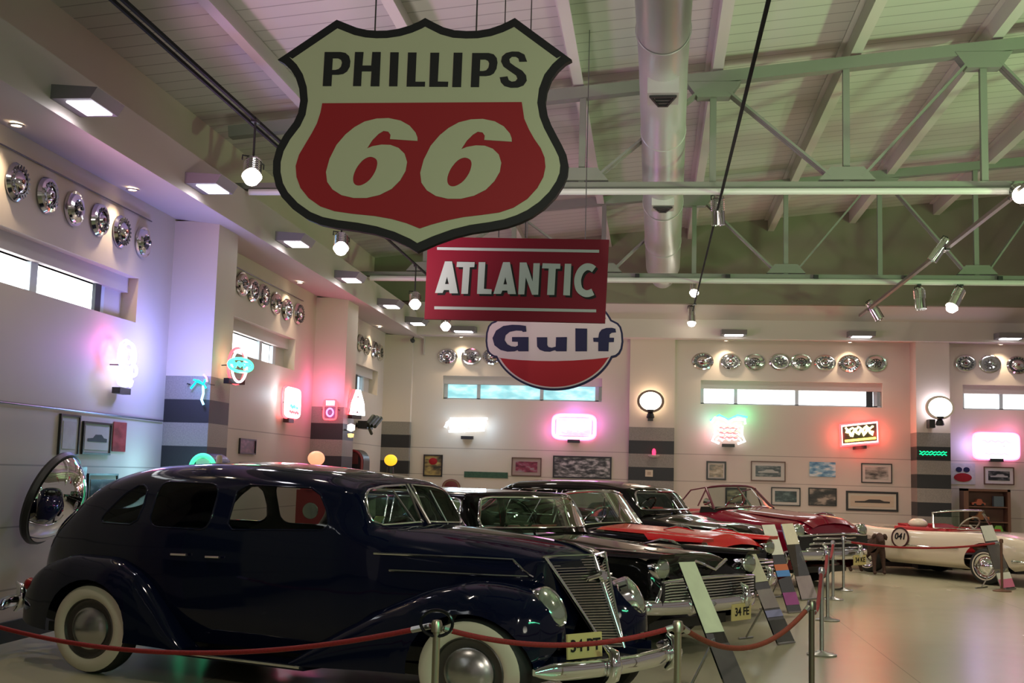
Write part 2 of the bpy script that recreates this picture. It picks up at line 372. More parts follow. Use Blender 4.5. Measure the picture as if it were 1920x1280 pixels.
truss(21.2, 6.86, .095, 5.40, NODES, 'second steel roof truss, halfway to the green gable wall')
PUR = [-4.55, -2.8, -1.04, .72, 2.42, 4.12, 5.85, 7.6, 9.3, 11.0]
PL_LAB = ['over the left bulkhead', 'behind the left half of the shield sign', 'running down behind the right tip of the shield sign', 'just right of the round duct', 'third from the round duct', 'fourth from the duct towards the right edge']
M_PURL = mat('purlin_steel', (.60, .57, .53), .5)
for i, x in enumerate(PUR):
    z = DZ(x); mb = MB().prism([[(x+a, Y0, z+b) for a, b in ((-.10, -.012), (-.10, -.035), (-.03, -.035), (-.03, -.27), (.10, -.27), (.10, -.245), (.03, -.245), (.03, -.004))]], (0, GY-Y0, 0))
    single(mb, 'purlin', M_PURL, 'painted steel purlin under the roof sheets running lengthwise, one of the evenly spaced row', 'beam', 'roof purlins', 0)

# lighting tracks
M_TRKD = mat('track_dark', (.015, .015, .017), .8, spec=.2); M_TRKL = mat('track_light', (.60, .62, .58), .4)
single(MB().tube([(-5.25, 14.42, 5.30), (14, 14.42, 5.30)], .042, 10), 'light_track', M_TRKL, 'white pipe track crossing the hall under the nearest roof truss', 'track', 'lighting tracks')
single(MB().tube([(-5.25, 21.06, 5.30), (14, 21.06, 5.30)], .05, 10), 'light_track', M_TRKL, 'pale pipe track crossing the hall under the second roof truss', 'track', 'lighting tracks')
single(MB().box((-4.015, 1.0, 5.20), (-3.985, 24.9, 5.23)).box((-4.10, 1.0, 5.20), (-4.075, 12.3, 5.23)).box((-4.10, 12.1, 5.20), (-3.99, 12.3, 5.22)), 'light_track', M_TRKD, 'dark lengthwise track left of the shield sign', 'track', 'lighting tracks')
single(MB().box((.785, 1.0, 5.24), (.815, 14.3, 5.27)).tube([(.80, 14.28, 5.255), (.80, 24.6, 5.255)], .015), 'light_track', M_TRKD, 'dark lengthwise track just right of the round duct', 'track', 'lighting tracks')
single(MB().box((4.225, 4.0, 5.21), (4.285, 24.9, 5.26)), 'light_track', mat('track_brown', (.22, .17, .15), .4), 'brownish lengthwise track rising to the right edge of the picture', 'track', 'lighting tracks')
single(MB().box((8.22, 4.0, 5.21), (8.28, 24.9, 5.26)), 'light_track', MATS['track_brown'], 'lengthwise track beyond the right edge', 'track', 'lighting tracks')

def duct():
    t = thing('ventilation_duct', 'round pale sheet-metal air duct running lengthwise under the roof', 'duct', (.1, 14, 5.6))
    m = mat('duct_paint', (.55, .56, .53), .35, .3)
    cx = lambda y: .05+.0085*(y-11)
    st = [(4, .27), (12.0, .255), (17.0, .30), (23.6, .34)]
    MB().lathe([(0, 0)]+[(r, y-4) for y, r in st]+[(.26, 19.75), (0, 19.8)], (cx(4), 4, 6.03), (.0085, 1, 0), (1, 0, 0), 40, 1.0).build('duct_tube', m, t, 40)
    MB().lathe([(0, 0), (.2, .02), (.25, .35), (.2, .5), (0, .52)], (cx(24.1), 24.1, 5.95), (0, 1, 0), (1, 0, 0), 28).build('end_cap', m, t)
    for y, r in ((9.2, .268), (10.9, .262), (14.2, .275), (18, .31), (21, .325)):
        MB().lathe([(r, 0), (r+.008, .01), (r+.008, .03), (r, .04)], (cx(y), y, 6.03), (0, 1, 0), (1, 0, 0), 40).build('seam_band', m, t)
    for y in (11.9, 16.9):
        MB().box((cx(y)-.16, y-.2, 5.66), (cx(y)+.16, y+.2, 5.95)).build('outlet_box', m, t)
        g = MB(); g.prism([[(cx(y)-.14, y-.13, 5.655), (cx(y)+.14, y-.13, 5.655), (cx(y)+.05, y+.2, 5.655), (cx(y)-.05, y+.2, 5.655)], [(cx(y)-.11, y-.10, 5.655), (cx(y)+.11, y-.10, 5.655), (cx(y)+.04, y+.16, 5.655), (cx(y)-.04, y+.16, 5.655)]], (0, 0, -.02))
        for q in (.3, .6): g.box((cx(y)-.1*(1-q*.6), y-.13+.33*q-.01, 5.635), (cx(y)+.1*(1-q*.6), y-.13+.33*q+.01, 5.655))
        g.build('vent_grille', M_BLACK, t)
duct()

# track spots
def spot_lamp(top, head, aim, label, lit=False, L=.30, r=.075, glow=0, chrome=True, rx=1.18):
    top = Vector(top); t = thing('track_spotlight', label, 'spotlight', top, 'track spotlights')
    c = Vector(head); d = (Vector(aim)-c).normalized()
    MB().box(top-Vector((.03, .05, .02)), top+Vector((.03, .05, .01))).build('track_adapter', M_BLACK, t)
    MB().tube([top, c+Vector((0, 0, .02))], .012).build('stem', M_BLACK, t)
    s = d.orthogonal().normalized()
    MB().tube([c+Vector((0, 0, .03)), c+s*(r+.03), c+d*.06+s*(r+.03)], .008).tube([c+Vector((0, 0, .03)), c-s*(r+.03), c+d*.06-s*(r+.03)], .008).build('yoke', M_BLACK, t)
    b = MB(); prof = [(0, -.02), (r*.75, 0), (r, .03)]
    for k in range(6): h = .05+k*.026; prof += [(r, h), (r*.86, h+.008), (r*.86, h+.014), (r, h+.02)]
    prof += [(r, L), (r*.9, L), (r*.85, L-.03)]
    b.lathe(prof, c, d, n=24).build('lamp_body', M_CHROME if chrome else M_DCHROME, t)
    MB().lathe([(0, 0), (r*.86, 0), (r*.86, .005), (0, .006)], c+d*(L-.012), d, n=20).build('lens', M_WARM if lit else M_LENS, t)
    if glow:
        g = MB(); g.lathe([(0, -r*1.0), (r*.7, -r*.75), (r*1.1, 0), (r*.7, r*.75), (0, r)], c+d*(L+.02), d, n=20).build('bulb', mat('bulb_glow', (1, .9, .8), emit=(1, .88, .74), es=20), t)
    return t
TRK = {'a': (0, -4.0, 5.20), 'b': (0, .80, 5.24), 'c': (0, 4.255, 5.21), 'n': (1, 14.42, 5.26), 'f': (1, 21.06, 5.25)}
def sl(trk, px, py, aimd, lab, **k):   # px, py: lamp head; the stem runs up to its track
    ax, v, z = TRK[trk]; p = U(px, py, ax, v); return spot_lamp((p.x, p.y, z), p, p+Vector(aimd), lab, **k)
for px, py, lab in ((475, 300, 'glowing spotlight at the end of the dark track left of the shield sign'), (640, 440, 'glowing spotlight under the lower left edge of the shield sign'), (778, 550, 'glowing spotlight left of the crimson board sign'), (835, 594, 'small glowing spotlight at the lower left corner of the crimson board')):
    sl('a', px, py, (.15, -.5, -1), lab, lit=True, L=.2, r=.09, glow=1)
sl('b', 1345, 368, (.05, .1, -1), 'chrome spotlight hanging at the near pipe track, right of the duct', L=.38, r=.09)
sl('b', 1303, 530, (-.05, -.35, -.6), 'lit chrome spotlight at the second pipe track below the duct', lit=True, L=.24, r=.085, glow=1)
sl('b', 1297, 575, (0, -.1, -1), 'chrome spotlight hanging lowest on the track right of the duct', lit=True, L=.34, r=.085, glow=1)
sl('c', 1776, 448, (-.5, .1, -.75), 'green-lit spotlight on the brownish track', L=.38, r=.075)
sl('c', 1630, 565, (.42, -.1, -.8), 'spotlight at the far end of the brownish track', L=.42, r=.10)
sl('f', 1723, 540, (.05, -.1, -1), 'left one of two spotlights on the second pipe track near the right', L=.38, r=.10)
sl('f', 1802, 542, (-.5, -.3, -.9), 'lit right one of two spotlights on the second pipe track near the right', lit=True, L=.38, r=.10, glow=1)
sl('n', 1906, 357, (0, -.6, -.3), 'glowing spotlight on the near pipe track at the right edge', lit=True, L=.2, r=.10, glow=1)
for x in (1195, 1365, 1530, 1700, 1875):
    p = U(x, 511, 1, 21.06); p.z = 5.345; single(MB().box(p-Vector((.04, .03, .0)), p+Vector((.04, .03, .07))), 'track_clip', M_BLACK, 'small black clip on top of the second pipe track, one of an even row', 'clip', 'track clips')

# bulkhead wash lamps and warm downlights
M_WEDGE = mat('wash_lamp_face', (1, 1, 1), emit=(.94, .92, 1), es=7)
def wash(c, ax, lab):
    c = Vector(c); t = thing('bulkhead_lamp', lab, 'lamp', c, 'bulkhead wash lamps')
    al = Vector((0, 1, 0)) if ax == 0 else Vector((1, 0, 0)); out = Vector((1, 0, 0)) if ax == 0 else Vector((0, -1, 0))
    w = .27
    P = lambda a, b, z: c+al*a+out*b+Vector((0, 0, z))
    MB().hexa([P(-w, -.13, 0), P(w, -.13, 0), P(w, .24, 0), P(-w, .24, 0), P(-w, -.13, .13), P(w, -.13, .13), P(w, .30, .10), P(-w, .30, .10)]).build('lamp_housing', M_LAMPBOX, t, 0)
    MB().hexa([P(-w*.72, -.02, -.012), P(w*.72, -.02, -.012), P(w*.72, .22, -.012), P(-w*.72, .22, -.012), P(-w*.72, -.02, .0), P(w*.72, -.02, .0), P(w*.72, .22, .0), P(-w*.72, .22, .0)]).build('diffuser', M_WEDGE, t, 0)
    light('AREA', 'wash_lamp', c+out*.12+Vector((0, 0, -.05)), 4, (.96, .93, 1), .25, c+out*.1+Vector((0, 0, -2)))
ORD = ['first and largest', 'second', 'third', 'fourth', 'fifth', 'sixth and smallest']
for i, y in enumerate((9.72, 12.72, 15.95, 19.05, 22.13, 24.7)): wash((BX+.13, y, 4.92), 0, 'wedge-shaped wash lamp on the left bulkhead, %s from the left edge' % ORD[i])
for x, l in ((-4.2, 'left of the crimson board sign'), (1.71, 'above the left part of the eight-hubcap row'), (4.39, 'above the right part of the eight-hubcap row'), (7.43, 'above the hubcaps at the right edge')): wash((x, BY-.13, 4.87), 1, 'wedge-shaped wash lamp on the back bulkhead, '+l)
def downlight(p, lab, e=58):
    p = Vector(p); t = thing('soffit_downlight', lab, 'lamp', p, 'soffit downlights')
    MB().lathe([(.05, 0), (.075, 0), (.075, -.012), (.05, -.012)], p, (0, 0, 1), n=20).build('trim_ring', M_PLASTER, t)
    MB().lathe([(0, 0), (.05, 0)], p+Vector((0, 0, -.004)), (0, 0, 1), n=20).build('lamp_glass', M_WARM, t)
    light('SPOT', 'downlight', p+Vector((0, 0, -.03)), e, (1, .80, .54), .04, p+Vector((0, 0, -3)), 110, .8)
for y, l in ((10.1, 'above the hubcaps at the left edge'), (12.6, 'above the right end of the first hubcap row'), (19.1, 'above the second hubcap row'), (25.0, 'above the corner hubcap row')): downlight((XW+.22, y, 4.885), 'warm recessed downlight in the left soffit '+l)
for x, l in ((-4.4, 'above the corner hubcaps'), (-2.0, 'behind the round oil sign'), (1.6, 'above the left part of the eight-hubcap row'), (4.3, 'above the right part of the eight-hubcap row'), (7.5, 'above the right-hand hubcaps')): downlight((x, YW-.22, 4.86), 'warm recessed downlight in the back soffit '+l)

# ================================================================== HANGING SIGNS
def onY(Y, tr):   # tr: list of pixel points on the vertical plane Y
    return [U(x, y, 1, Y) for x, y in tr]
def offs(poly, d):
    n = len(poly); out = []; A = sum(poly[i][0]*poly[(i+1) % n][1]-poly[(i+1) % n][0]*poly[i][1] for i in range(n)); s = 1 if A > 0 else -1
    for i in range(n):
        p, q, r = np.array(poly[i-1]), np.array(poly[i]), np.array(poly[(i+1) % n])
        a = (q-p)/np.linalg.norm(q-p); b = (r-q)/np.linalg.norm(r-q); na = np.array((-a[1], a[0]))*s; nb = np.array((-b[1], b[0]))*s
        m = na+nb; m /= np.linalg.norm(m); out.append(tuple(q+m*d/max(.45, m@na)))
    return out
def stroke(pts, w):
    pts = [tuple(p)[:2] for p in catmull([(x, y, 0) for x, y in pts], 5)]; L, R = [], []
    for i, p in enumerate(pts):
        a, b = np.array(pts[max(i-1, 0)]), np.array(pts[min(i+1, len(pts)-1)]); t = (b-a)/np.linalg.norm(b-a); n = np.array((-t[1], t[0]))*w/2
        L.append(tuple(np.array(p)+n)); R.append(tuple(np.array(p)-n))
    return L+R[::-1]
A_ = lambda l: [(500+x/5.3333, 20+y/5.3333) for x, y in l]
B_ = lambda l: [(790+x/5.3333, 20+y/5.3333) for x, y in l]
C_ = lambda l: [(500+x/5.3333, 240+y/5.3333) for x, y in l]
E_ = lambda l: [(780+x/4.8, 430+y/4.8) for x, y in l]
F_ = lambda l: [(900+x/6.6207, 580+y/6.6207) for x, y in l]
def smooth(l, per=3): return [(p.x, p.y) for p in catmull([(x, y, 0) for x, y in l], per, True)]

def shield_sign():
    Y = 7.6
    out = [(520.3, 111.9), (631.3, 36.9), (650, 44.4), (668.8, 51.8), (687.5, 56), (706.3, 57.5), (725, 57.1), (747.5, 53.8), (768, 47.8), (785, 40.5), (797, 33.5), (812.5, 41.6), (831.3, 50.9), (851.9, 56.6), (874.4, 58), (895, 57.5), (917.5, 53.8), (938, 47), (953, 40), (965.3, 33.5), (1072.2, 111.9), (1060, 118.4), (1046.9, 130.6), (1033.8, 147.5), (1025.3, 170), (1022.5, 192.5), (1026.3, 215), (1033.8, 234.5), (1044, 254), (1053.5, 271.9), (1061.9, 289.5), (1065.6, 309.4), (1063.8, 328), (1056.3, 346.9), (1041.3, 369.4), (1020.6, 390), (996.3, 406.9), (973.8, 417.5), (949.4, 425.6), (921.3, 431), (883.8, 436.5), (851.9, 444.4), (818, 456.5), (781.3, 472.5), (762.5, 461), (734.4, 448.5), (702.5, 438.8), (668.8, 432.4), (631.3, 427.5), (601, 421.3), (575, 410.6), (548.8, 391.9), (528, 369.4), (516.9, 348.8), (511.6, 324.4), (512, 301.9), (518.5, 278), (531.9, 253.5), (550.6, 229), (559, 211.3), (562.8, 188.8), (560.9, 166.3), (554.4, 145.6), (545, 130.6), (533.8, 119.4)]
    red = [(604.6, 193.8), (978.4, 191.6), (983, 222.5), (992, 243), (1001.9, 260.6), (1014, 278), (1021, 295), (1022.8, 313), (1018.8, 331.9), (1007.5, 352.5), (988.8, 373), (962.5, 389.5), (936.3, 398.4), (902.5, 403), (868.8, 407), (836.9, 413.4), (808.8, 421), (786.9, 428.4), (762.5, 418.5), (734.4, 410.6), (702.5, 405), (659.4, 400.6), (627.5, 396), (601, 387), (578.8, 371.3), (563.8, 352.5), (556.3, 331.9), (554.8, 311.3), (560.9, 290.6), (573, 270), (585, 250), (594.5, 231.9), (601.3, 211.3)]
    six = [(1510, 130), (1235, 112), (1240, 70), (1218, 38), (1170, 30), (1120, 60), (1060, 120), (1005, 205), (1060, 183), (1150, 167), (1240, 170), (1320, 200), (1380, 258), (1405, 340), (1390, 430), (1335, 525), (1250, 610), (1130, 670), (1000, 700), (870, 700), (750, 672), (660, 615), (607, 540), (595, 440), (630, 310), (700, 170), (790, 65), (880, -8), (980, -63), (1100, -93), (1220, -98), (1340, -73), (1430, -23), (1490, 47), (1508, 95)]
    hole = smooth([(1050, 290), (1095, 312), (1108, 360), (1085, 440), (1030, 520), (960, 568), (905, 575), (870, 545), (868, 480), (900, 400), (955, 330), (1005, 297)])
    base = onY(Y, out); c = sum(base, Vector())/len(base)
    t = thing('hanging_sign', 'large cream and red shield sign with black border reading PHILLIPS 66', 'sign', (c.x, Y, min(p.z for p in base)), 'hanging oil company signs')
    MB().prism([onY(Y, out)], (0, .06, 0)).build('board', M_SBLK, t)
    MB().prism([onY(Y, offs(out, 15))], (0, -.006, 0)).build('cream_face', M_CREAM, t, 0)
    MB().prism([onY(Y-.006, red)], (0, -.005, 0)).build('red_field', M_SRED, t, 0)
    for dx, dy in ((0, 0), (176.6, 1.5)):
        MB().prism([onY(Y-.011, [(x+dx, y+dy) for x, y in C_(six)]), onY(Y-.011, [(x+dx, y+dy) for x, y in C_(hole)])], (0, -.005, 0)).build('number_six', M_CREAM, t, 0)
    Lt = [([A_([(582, 415), (740, 415), (790, 424), (825, 455), (838, 505), (832, 560), (805, 608), (765, 634), (715, 642), (655, 642), (648, 755), (562, 755)]), A_([(662, 478), (715, 478), (745, 493), (755, 522), (745, 562), (722, 585), (690, 594), (655, 595)])]),
          ([A_([(885, 415), (970, 415), (958, 550), (1047, 550), (1058, 415), (1142, 415), (1128, 757), (1040, 757), (1050, 608), (952, 608), (945, 755), (865, 755)])]),
          ([A_([(1238, 418), (1322, 418), (1308, 757), (1225, 757)])]), ([A_([(1415, 420), (1500, 420), (1488, 712), (1585, 712), (1583, 760), (1400, 760)])]),
          ([B_([(92, 422), (180, 422), (165, 710), (270, 712), (266, 762), (80, 762)])]), ([B_([(325, 422), (412, 422), (398, 765), (310, 765)])]),
          ([B_([(510, 425), (675, 425), (725, 438), (755, 475), (762, 520), (752, 580), (725, 628), (690, 648), (645, 655), (582, 655), (578, 765), (495, 765)]), B_([(590, 490), (640, 490), (668, 503), (680, 530), (672, 572), (650, 598), (620, 605), (585, 605)])]),
          ([B_([(1058, 510), (980, 512), (972, 480), (945, 462), (905, 462), (880, 485), (888, 522), (940, 560), (1010, 602), (1048, 648), (1055, 700), (1022, 748), (965, 770), (895, 772), (830, 754), (797, 718), (785, 668), (862, 658), (875, 695), (905, 712), (942, 706), (962, 682), (948, 648), (885, 605), (822, 560), (798, 510), (808, 460), (848, 425), (910, 410), (975, 412), (1032, 440)])])]
    for l in Lt: MB().prism([onY(Y-.006, q) for q in l], (0, -.005, 0)).build('letter', M_SBLK, t, 0)
    for px in (703, 893):
        p = U(px, 58, 1, Y+.03); MB().tube([p, (p.x, p.y, DZ(p.x)+.02)], .006, 6).build('hanging_rod', M_WIRE, t)
shield_sign()

def board_sign():
    Y = 10.6
    q = [(802.3, 444), (1142, 449), (1134.2, 605.4), (795.6, 597.7)]; base = onY(Y, q); c = sum(base, Vector())/4
    t = thing('hanging_sign', 'crimson rectangular board sign reading ATLANTIC in white shadowed letters', 'sign', (c.x, Y, min(p.z for p in base)), 'hanging oil company signs')
    MB().prism([base], (0, .05, 0)).build('board', M_ARED, t)
    for l in ([(190, 160), (1648, 184), (1648, 210), (190, 184)], [(165, 692), (1622, 720), (1622, 746), (165, 718)]): MB().prism([onY(Y, E_(l))], (0, -.004, 0)).build('white_stripe', M_AWHITE, t, 0)
    Ls = [([(262, 288), (325, 288), (378, 575), (303, 575), (298, 545), (252, 545), (240, 572), (172, 572)], [(280, 425), (296, 492), (262, 492)]),
          ([(370, 292), (530, 295), (525, 340), (485, 340), (468, 580), (408, 580), (425, 340), (365, 338)],), ([(565, 295), (625, 295), (612, 535), (682, 540), (678, 582), (550, 580)],),
          ([(785, 295), (845, 295), (900, 582), (828, 582), (822, 550), (778, 550), (765, 580), (698, 580)], [(805, 430), (820, 495), (787, 495)]),
          ([(935, 298), (995, 298), (1050, 470), (1058, 305), (1115, 305), (1100, 588), (1045, 588), (988, 430), (975, 585), (920, 585)],),
          ([(1140, 305), (1300, 310), (1298, 355), (1258, 355), (1245, 590), (1180, 590), (1195, 352), (1135, 350)],), ([(1340, 310), (1398, 310), (1385, 595), (1325, 592)],),
          (stroke([(1602, 360), (1570, 340), (1525, 340), (1480, 380), (1455, 455), (1468, 535), (1510, 572), (1550, 578), (1592, 562)], 62),)]
    for L in Ls:
        MB().prism([onY(Y, [(x+4, y+4) for x, y in E_(l)]) for l in L], (0, -.003, 0)).build('letter_shadow', M_SBLK, t, 0)
        MB().prism([onY(Y-.003, E_(l)) for l in L], (0, -.006, 0)).build('letter', M_AWHITE, t, 0)
    for px in (935, 985):
        p = U(px, 445, 1, Y+.02); MB().tube([p, (p.x, p.y, DZ(p.x)+.02)], .006, 6).build('hanging_rod', M_WIRE, t)
board_sign()

def round_sign():
    Y = 13.4
    cx, cy, a, b = 920, 370, 773, 632
    el = lambda a, b, t0, t1, n: [(cx+a*math.cos(math.radians(t0+(t1-t0)*k/n)), cy+b*math.sin(math.radians(t0+(t1-t0)*k/n))) for k in range(n+1)]
    top = el(a, b, 199, 341, 40)[1:-1]; bot = el(a, b, 21, 159, 40)
    rb = [(1660, 140), (1715, 168), (1752, 215), (1772, 290), (1780, 400), (1765, 490), (1735, 548), (1690, 585)]; lb = [(165, 590), (120, 560), (92, 525), (75, 460), (68, 390), (75, 290), (100, 205), (140, 160), (190, 140)]
    out = F_(top+rb+bot+lb)
    base = onY(Y, out); c = sum(base, Vector())/len(base)
    t = thing('hanging_sign', 'round white and orange-red disc sign with navy border reading Gulf', 'sign', (c.x, Y, min(p.z for p in base)), 'hanging oil company signs')
    MB().prism([base], (0, .07, 0)).build('board', M_NAVYE, t)
    MB().prism([onY(Y, offs(out, 3.6))], (0, -.006, 0)).build('white_face', M_GWHITE, t, 0)
    low = [(225, 598), (360, 616), (500, 628), (700, 638), (920, 641), (1150, 634), (1400, 617), (1610, 594)]
    MB().prism([onY(Y-.006, F_(low+el(a*.94, b*.935, 24, 156, 36)))], (0, -.005, 0)).build('red_lower_field', M_SRED, t, 0)
    MB().prism([onY(Y-.006, F_(el(a*.93, b*.92, 206, 334, 36)))], (0, -.005, 0)).build('red_upper_field', M_SRED, t, 0)
    for l in ([(575, 275), (570, 205), (500, 194), (400, 190), (290, 205), (200, 262), (155, 355), (180, 445), (255, 503), (340, 524), (430, 520), (465, 505), (480, 520), (602, 520), (602, 342), (398, 342), (398, 400), (470, 402), (470, 448), (440, 462), (390, 458), (340, 432), (305, 380), (318, 320), (370, 278), (450, 262), (520, 265), (532, 280)],
              [(705, 345), (835, 345), (835, 440), (850, 465), (890, 475), (940, 462), (945, 345), (1080, 342), (1075, 520), (950, 520), (930, 505), (870, 525), (800, 522), (740, 500), (710, 460)],
              [(1185, 235), (1330, 238), (1328, 520), (1185, 520)],
              [(1682, 240), (1690, 285), (1635, 290), (1610, 310), (1608, 350), (1665, 352), (1662, 405), (1600, 408), (1595, 520), (1468, 518), (1470, 405), (1410, 402), (1405, 352), (1470, 350), (1480, 290), (1510, 250), (1570, 230), (1640, 228)]):
        MB().prism([onY(Y-.006, F_(l))], (0, -.006, 0)).build('letter', M_NAVYE, t, 0)
    for px in (985, 1095):
        p = U(px, 560, 1, Y+.03); MB().tube([p, (p.x, p.y, DZ(p.x)+.02)], .006, 6).build('hanging_rod', M_WIRE, t)
round_sign()

# ================================================================== WALL OBJECTS
VX, VY, VZ = Vector((1, 0, 0)), Vector((0, 1, 0)), Vector((0, 0, 1))
M_HUBD = mat('hub_dark', (.07, .07, .075), .3, .8); M_CHR2 = mat('chrome_hub', (.78, .77, .76), .10, 1)
def hubcap(c, n, ux, rx, rz, style, label, group):
    c = Vector(c); n = Vector(n); t = thing('hubcap', label, 'hubcap', c, group); k = rx/rz
    P = {0: [(0, .075), (.25, .07), (.32, .045), (.5, .035), (.72, .055), (.9, .045), (1, .01), (.96, 0)],
         1: [(0, .10), (.14, .09), (.18, .05), (.42, .04), (.5, .06), (.78, .05), (.84, .025), (.97, .03), (1, 0)],
         2: [(0, .085), (.3, .075), (.55, .05), (.6, .03), (.85, .04), (1, .012), (1, 0)],
         3: [(0, .06), (.2, .055), (.22, .03), (.6, .055), (.88, .05), (.92, .02), (1, .015), (1, 0)]}[style % 4]
    MB().lathe([(r*rz, h) for r, h in P][::-1], c, n, ux, 36, k).build('cap_dish', M_CHR2, t, 40)
    r0, r1 = ((.52, .74), (.20, .42), (.62, .86), (.24, .58))[style % 4]
    uz = n.cross(Vector(ux)).normalized(); ux = Vector(ux)
    N = (14, 10, 20, 8)[style % 4]; pt = lambda a, r: c+n*.050+(ux*math.cos(a)*k+uz*math.sin(a))*rz*r
    star = [pt(2*math.pi*(i+q)/N, r) for i in range(N) for q, r in ((0, r0+.06), (.15, r1), (.5, r1), (.65, r0+.06))]
    MB().prism([star, [pt(2*math.pi*i/24, r0) for i in range(24)]], n*.007).build('spoke_ring', M_HUBD, t, 0)
    MB().lathe([(0, .012), (.1*rz, .010), (.13*rz, 0)], c+n*(P[0][1]), n, ux, 16, k).build('centre_badge', M_HUBD if style % 2 else mat('badge_red', (.12, .03, .03), .3), t)
    return t
OR = ['first', 'second', 'third', 'fourth', 'fifth', 'sixth', 'seventh', 'eighth']
for i, (px, py) in enumerate([(30, 341), (87, 366), (138, 391), (185, 412), (226, 434), (267, 454)]):
    hubcap(PL(px, py, .012), VX, VY, .195, .19, (2, 0, 1, 0, 2, 1)[i], 'chrome hubcap on the left wall above the first window, %s from the left edge' % OR[i], 'hubcaps above the first window')
for i, (px, py) in enumerate([(453, 532), (473, 544), (493, 554), (517, 568), (537, 580), (559, 588)]):
    hubcap(PL(px, py, .012), VX, VY, .24, .185, (1, 0, 2, 1, 0, 2)[i], 'chrome hubcap between the two left pillars, %s from the nearer pillar' % OR[i], 'hubcaps between the left pillars')
for i, (px, py) in enumerate([(675, 643), (687, 649), (701, 655), (712, 661)]):
    hubcap(PL(px, py, .012), VX, VY, .24, .19, (0, 1, 2, 3)[i], 'chrome hubcap in the far left corner bay, %s from the second pillar' % OR[i], 'hubcaps in the corner bay')
for i, (px, py) in enumerate([(839, 668), (884, 668), (924, 668)]):
    hubcap(PF(px, py, .012), -VY, VX, .235, .192, (0, 1, 2)[i], 'chrome hubcap on the back wall left of the round oil sign, %s from the corner' % OR[i], 'hubcaps beside the round sign')
for i, (px, py) in enumerate([(1318, 677), (1369.6, 678), (1415, 679), (1463, 678), (1502, 679), (1547, 680), (1593, 681), (1642, 681)]):
    hubcap(PF(px, py, .012), -VY, VX, .238, .192, (2, 0, 1, 3, 1, 0, 2, 1)[i], '%s hubcap from the left in the eight-hubcap row on the back wall' % OR[i], 'row of eight hubcaps')
for i, (px, py) in enumerate([(1810, 681), (1856, 682), (1908, 684)]):
    hubcap(PF(px, py, .012), -VY, VX, .235, .195, (0, 3, 2)[i], 'hubcap on the back wall right of the right-hand striped pillar, %s from it' % OR[i], 'hubcaps at the right edge')
# hanging rails (thin picture wires)
def rail(a, b, label): single(MB().tube([a, b], .008, 6), 'hanging_rail', M_WIRE, label, 'rail', 'hanging rails')
rail((XW+.02, 8.6, 4.73), (XW+.02, 13.6, 4.73), 'thin rail above the first hubcap row on the left wall')
rail((XW+.02, 15.2, 4.70), (XW+.02, 20.0, 4.70), 'thin rail above the second hubcap row between the left pillars')
rail((XW+.02, 9.0, 2.30), (XW+.02, 14.3, 2.30), 'thin picture rail on the left wall above the tall white print')

# convex mirror
def convex_mirror():
    c = Vector((XW+.05, 11.2, 1.40)); t = thing('convex_mirror', 'big round convex mirror with a dark rim on the left wall behind the navy sedan', 'mirror', c)
    n = Vector((1, .04, -.33)).normalized(); u = Vector((-.04, 1, 0)).normalized(); c = c+Vector((.16, 0, 0))
    MB().lathe([(.0, .0), (.47, .0), (.485, .03), (.47, .075), (.45, .08)], c, n, u, 48).build('rim', M_BLACK, t)
    MB().lathe([(.455*math.sin(math.radians(a))/math.sin(math.radians(58)), .07+.27*(math.cos(math.radians(a))-math.cos(math.radians(58)))/(1-math.cos(math.radians(58)))) for a in range(0, 59, 4)], c, n, u, 48).build('mirror_dome', mat('mirror', (.86, .84, .84), .02, 1), t, 80)
    MB().tube([c-n*.02, c+Vector((-.13, 0, 0))], .04).build('wall_bracket', M_BLACK, t)
convex_mirror()

# framed pictures
def frame(plane, quad, label, pics, mat_w=.0, border=M_BLACK, bw=.022, matc=(.55, .50, .44), cat='picture', extra=None, group=None):
    P = [PL(x, y, .03) if plane == 'L' else PF(x, y, .03) for x, y in quad]      # TL TR BR BL
    c = sum(P, Vector())/4; u = VY if plane == 'L' else VX; n = VX if plane == 'L' else -VY; v = VZ
    w = ((P[1]-P[0]).dot(u)+(P[2]-P[3]).dot(u))/4; h = ((P[0]-P[3]).dot(v)+(P[1]-P[2]).dot(v))/4
    t = thing('framed_picture' if border else 'poster', label, cat, c-v*h, group); o = c-n*.028
    Q = lambda a, b: o+u*a+v*b
    if border:
        f = MB()
        for (a0, a1, b0, b1) in ((-w, w, h-bw, h), (-w, w, -h, -h+bw), (-w, -w+bw, -h+bw, h-bw), (w-bw, w, -h+bw, h-bw)): f.obox((Q(a0, b0)+Q(a1, b1))/2+n*.012, u*(a1-a0)/2, v*(b1-b0)/2, n*.014)
        f.build('frame', border, t, 0)
        iw, ih = w-bw, h-bw
    else: iw, ih = w, h
    if mat_w:
        MB().obox(o+n*.006, u*iw, v*ih, n*.005).build('passepartout', mat('mount_%d' % int(matc[0]*100+matc[2]*1000), matc, .7), t, 0); iw -= mat_w; ih -= mat_w
    MB().obox(o+n*(.013 if mat_w else .008), u*iw, v*ih, n*.004).build('print', pics, t, 0)
    if extra: extra(t, o+n*.018, u, v, n, iw, ih)
    return t
p_bw = picmat('print_bw', (.02, .02, .02), (.12, .12, .11), (.45, .43, .40), 7); p_dk = picmat('print_dark', (.008, .01, .012), (.02, .025, .03), (.16, .16, .15), 6)
p_sep = picmat('print_sepia', (.06, .04, .02), (.24, .16, .08), (.42, .33, .22), 6); p_blu = picmat('print_blue', (.05, .16, .30), (.20, .38, .50), (.60, .62, .60), 5)
p_pink = picmat('print_red', (.10, .01, .02), (.24, .03, .06), (.30, .22, .24), 5); p_red = picmat('print_poster_red', (.20, .01, .02), (.34, .03, .04), (.40, .05, .06), 4)
